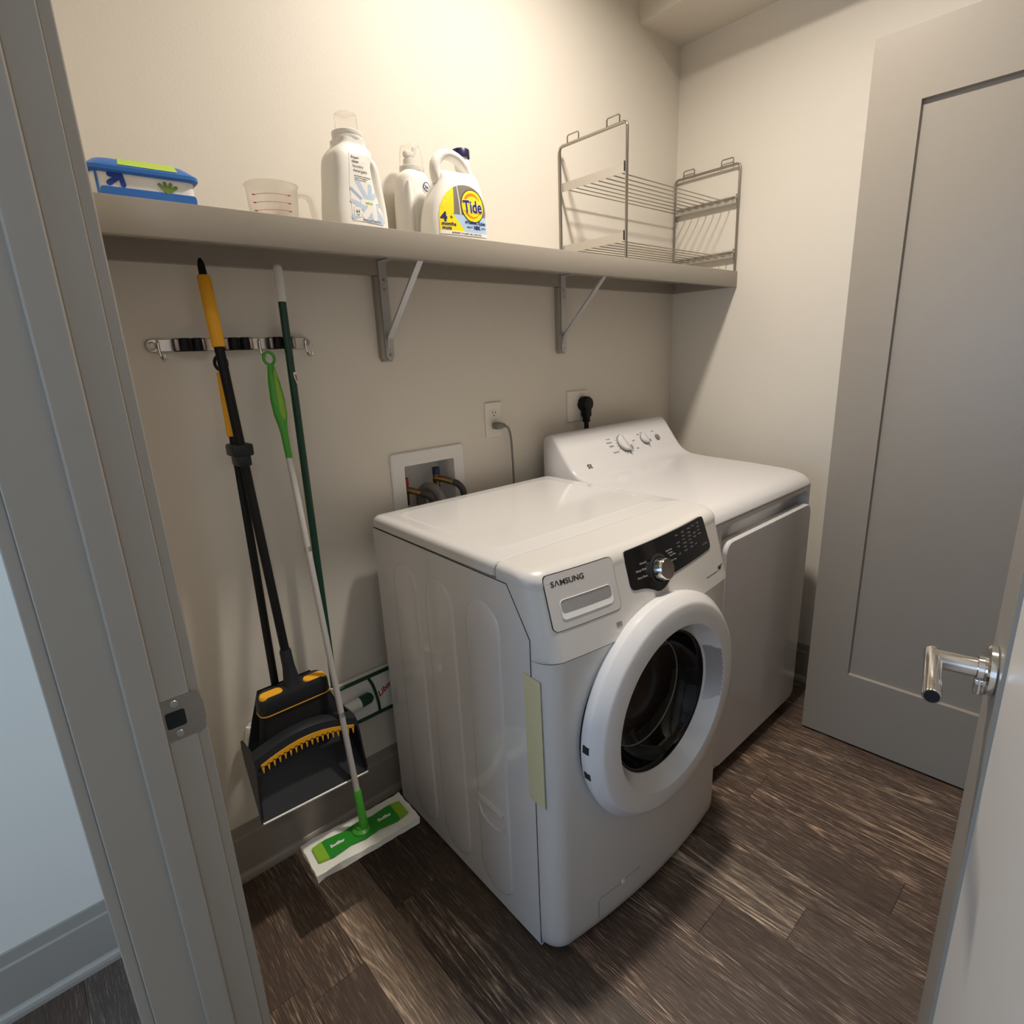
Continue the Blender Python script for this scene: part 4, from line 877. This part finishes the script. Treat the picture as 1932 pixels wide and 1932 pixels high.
b = BM(); tube(b, [P(*p) for p in ((Lx+.002, -.233, .3245), (Lx+.004, -.2335, .324), (Rx-.004, -.2335, .312), (Rx-.002, -.233, .3125))], .0028, 8); obj('lip', b, 'alu', dp)['label'] = 'grey rubber lip'

# flat mop with green pole and white-and-green head resting against the wall
A3 = Vector((-1.7355, -.0545, 1.597)); B3 = Vector((-1.7455, -.060, .50))
mp_ = thing('flat_mop', 'mop with white-tipped dark green pole and green-framed head, against the wall', 'mop', tuple(A3))
s3 = lambda t: (B3-A3)*t
b = BM(); tube(b, [s3(t) for t in (-.006, -.003, .004, .07)], [.004, .0085, .0105, .0105], 18); obj('white_tip', b, 'bottle', mp_)['label'] = 'white plastic pole tip'
b = BM(); tube(b, [s3(t) for t in (.069, 1.10)], .0092, 18); obj('pole', b, 'dkgreen', mp_)
b = BM(); plate(b, [(.0, -.020), (.0072, -.020), (.0072, -.048), (.0052, -.046), (.001, -.032)], .0056, .0094, 0); plate(b, [(.0030, -.025), (.0070, -.027), (.0071, -.043), (.0055, -.040)], .0060, .0098, 1); b.transform(Matrix.Translation(s3(.20)))
obj('pole_sticker', b, ['whiteprint', 'redink'], mp_, False)
Q = lambda x, y, z: (x-A3.x, y-A3.y, z-A3.z)
hx0, hx1, hz0, hz1 = -1.965, -1.515, .325, .455
def qpl(bm, pts, d0, d1): plate(bm, [(x-A3.x, z-A3.z) for x, z in pts], d0+A3.y, d1+A3.y); return bm
b = BM(); qpl(b, rrect(hx0, hx1, hz0, hz1, .012), .024, .034); hd3 = obj('head_frame', b, 'bottle', mp_, False)
b = BM(); 
for p, q, r in (((hx0, hz1), (hx1, hz1+.004), .006), ((hx0, hz0), (hx1, hz0), .006)): tube(b, [Q(p[0], -.034, p[1]), Q(q[0], -.034, q[1])], r, 10)
tube(b, [Q(*p) for p in catmull([(-1.630, -.036, hz1), (-1.618, -.037, hz1-.03), (-1.610, -.037, hz1-.07), (-1.606, -.037, hz1-.10), (-1.604, -.036, hz0)], 5)], .0045, 8); obj('green_edge', b, 'dkgreen', hd3)
b = BM(); tube(b, [Q(-1.74, -.052, .392), Q(-1.672, -.052, .398), Q(-1.660, -.052, .399)], .0165, 16); obj('head_lug', b, 'bottle', hd3)
b = BM(); tube(b, [Q(-1.672, -.052, .398), Q(-1.642, -.052, .401), Q(-1.634, -.050, .402)], [.0172, .0172, .012], 16); obj('lug_cap', b, 'dkgreen', hd3)
b = BM(); tube(b, [Q(-1.7459, -.0605, .49), Q(-1.746, -.056, .40)], .013, 14); obj('pole_joint', b, 'bottle', hd3)
b = BM(); merge(b, text_bm('Libman', .027, -1.600-A3.x, .375-A3.z, .0345+A3.y, bold=.0006, shear=.3, rot=.5)); obj('lettering', b, 'redink', hd3, False)
b = BM(); random.seed(8); n_ = 60; r0 = []; r1 = []
b2 = rrect(hx0-.012, hx1+.008, hz0-.014, hz1+.002, .016, 6); qpl(b, b2, .004, .023); obj('mop_pad', b, 'cloth', mp_, False)
b = BM()
for x in (-1.977,): tube(b, [Q(x, -.02, .40), Q(x-.004, -.035, .43), Q(x+.004, -.03, .46)], .010, 8)
obj('pad_fringe', b, 'cloth', mp_); b = BM()
tube(b, catmull([Q(-1.80, -.05, .405), Q(-1.775, -.06, .42), Q(-1.755, -.055, .405), Q(-1.765, -.05, .38)], 4), .013, 8); obj('pad_fringe', b, 'cloth', mp_)

# floor sweeper hanging from the middle hook
A4 = Vector((-1.789, -.062, 1.394)); B4 = Vector((-1.799, -.268, .176))
sw = thing('floor_sweeper', 'green and silver floor sweeper with white cloth on its flat head', 'sweeper', tuple(A4))
mx = axis_frame(A4, B4); mx = Matrix.Translation(-A4) @ mx; LL = (B4-A4).length
b = BM(); b.from_mesh
tube(b, [Vector((.0125*math.cos(2*PI*k/24), 0, .002+.0145*math.sin(2*PI*k/24))) for k in range(25)], .0036, 8)
rings = []
for z, w, t in ((.014, .006, .005), (.024, .0085, .006), (.06, .0140, .0090), (.10, .0168, .0105), (.135, .0155, .0105), (.16, .0105, .0100), (.18, .0085, .0085), (.24, .0078, .0078)):
    rings.append([(w*math.cos(2*PI*k/20), t*math.sin(2*PI*k/20), z) for k in range(20)])
loft(b, rings, True, True); b.transform(mx); g_ = obj('handle', b, 'green', sw)
b = BM(); rings = []
for z, w in ((.028, .0015), (.05, .0045), (.09, .0080), (.125, .0088), (.142, .006), (.148, .002)): rings.append([(w*math.cos(2*PI*k/16)+.003, .0062+.0050*math.sin(2*PI*k/16)*1.2, z) for k in range(16)])
loft(b, rings, True, True); b.transform(mx); obj('grip_inlay', b, 'lime', g_)['label'] = 'lime soft grip'
b = BM(); tube(b, [(0, 0, .238), (0, 0, LL-.10)], .0078, 16); b.transform(mx); pl = obj('pole', b, 'alu', sw)
for z in (.46, .90): 
    b = BM(); tube(b, [(0, 0, z), (0, 0, z+.012)], .0083, 16); b.transform(mx); obj('pole_joint', b, 'steel', pl)
b = BM(); tube(b, [(0, 0, LL-.115), (0, 0, LL-.112), (0, 0, LL-.03), (0, 0, LL-.018), (0, 0, LL-.002)], [.009, .0102, .0108, .013, .009], 16); b.transform(mx); obj('lower_sleeve', b, 'green', sw)
hc4 = Vector((-1.806, -.262, .163)); hr = math.radians(-4)
def H4(bm): bm.transform(Matrix.Translation(hc4-A4) @ Matrix.Rotation(hr, 4, 'Z')); return bm
from mathutils import noise as mn
b = BM(); box(b, -.142, .142, -.060, .060, -.012, .007)
for ax, L0, n in ((0, .142, 26), (1, .060, 12)):
    for k in range(1, n):
        c_ = [0, 0, 0]; c_[ax] = -L0+2*L0*k/n; no = [0, 0, 0]; no[ax] = 1
        bmesh.ops.bisect_plane(b, geom=b.verts[:]+b.edges[:]+b.faces[:], plane_co=c_, plane_no=no)
for v in b.verts:
    q = Vector((v.co.x*38, v.co.y*60, 3 if v.co.z > 0 else 9)); v.co += Vector((mn.noise(q+Vector((7, 0, 0)))*.003, mn.noise(q+Vector((0, 9, 0)))*.004, mn.noise(q)*(.0045 if v.co.z > 0 else .003)))
    e_ = max(abs(v.co.x)/.142, abs(v.co.y)/.06)
    if v.co.z > 0 and abs(v.co.y) < .036 and abs(v.co.x) < .126: v.co.z = .005
cl4 = obj('cleaning_cloth', H4(b), 'cloth', sw, True, 60)
b = BM()
for pl_, mi, z1 in (([(-.118, -.027), (-.088, -.033), (-.040, -.026), (0, -.032), (.040, -.026), (.088, -.033), (.118, -.027), (.118, .027), (.088, .032), (.040, .026), (0, .032), (-.040, .026), (-.088, .032), (-.118, .027)], 0, .012),):
    loft(b, [[(x, y, .006) for x, y in pl_], [(x, y, z1) for x, y in pl_]], False, True, mi=mi)
hd4 = obj('head_plate', H4(b), 'midgreen', sw, False)
b = BM()
for s in (-1, 1): loft(b, [[(s*x, y, z) for x, y in ((.098, -.031), (.124, -.026), (.124, .026), (.098, .031))] for z in (.006, .0128)], False, True)
obj('end_grip', H4(b), 'lime', hd4, False)
b = BM(); lathe(b, [(.024, .010), (.023, .016), (.014, .020), (.012, .026), (.0001, .028)], seg=24); obj('swivel', H4(b), 'green', hd4)
b = BM()
for s in (-.066, .066):
    t_ = text_bm('Swiffer', .0135, 0, -.005, 0, 'CENTER', bold=.0006)
    for v in t_.verts: v.co = Vector((v.co.x+s, v.co.z, .0123-v.co.y*.2))
    merge(b, t_)
obj('lettering', H4(b), 'whiteprint', hd4, False)
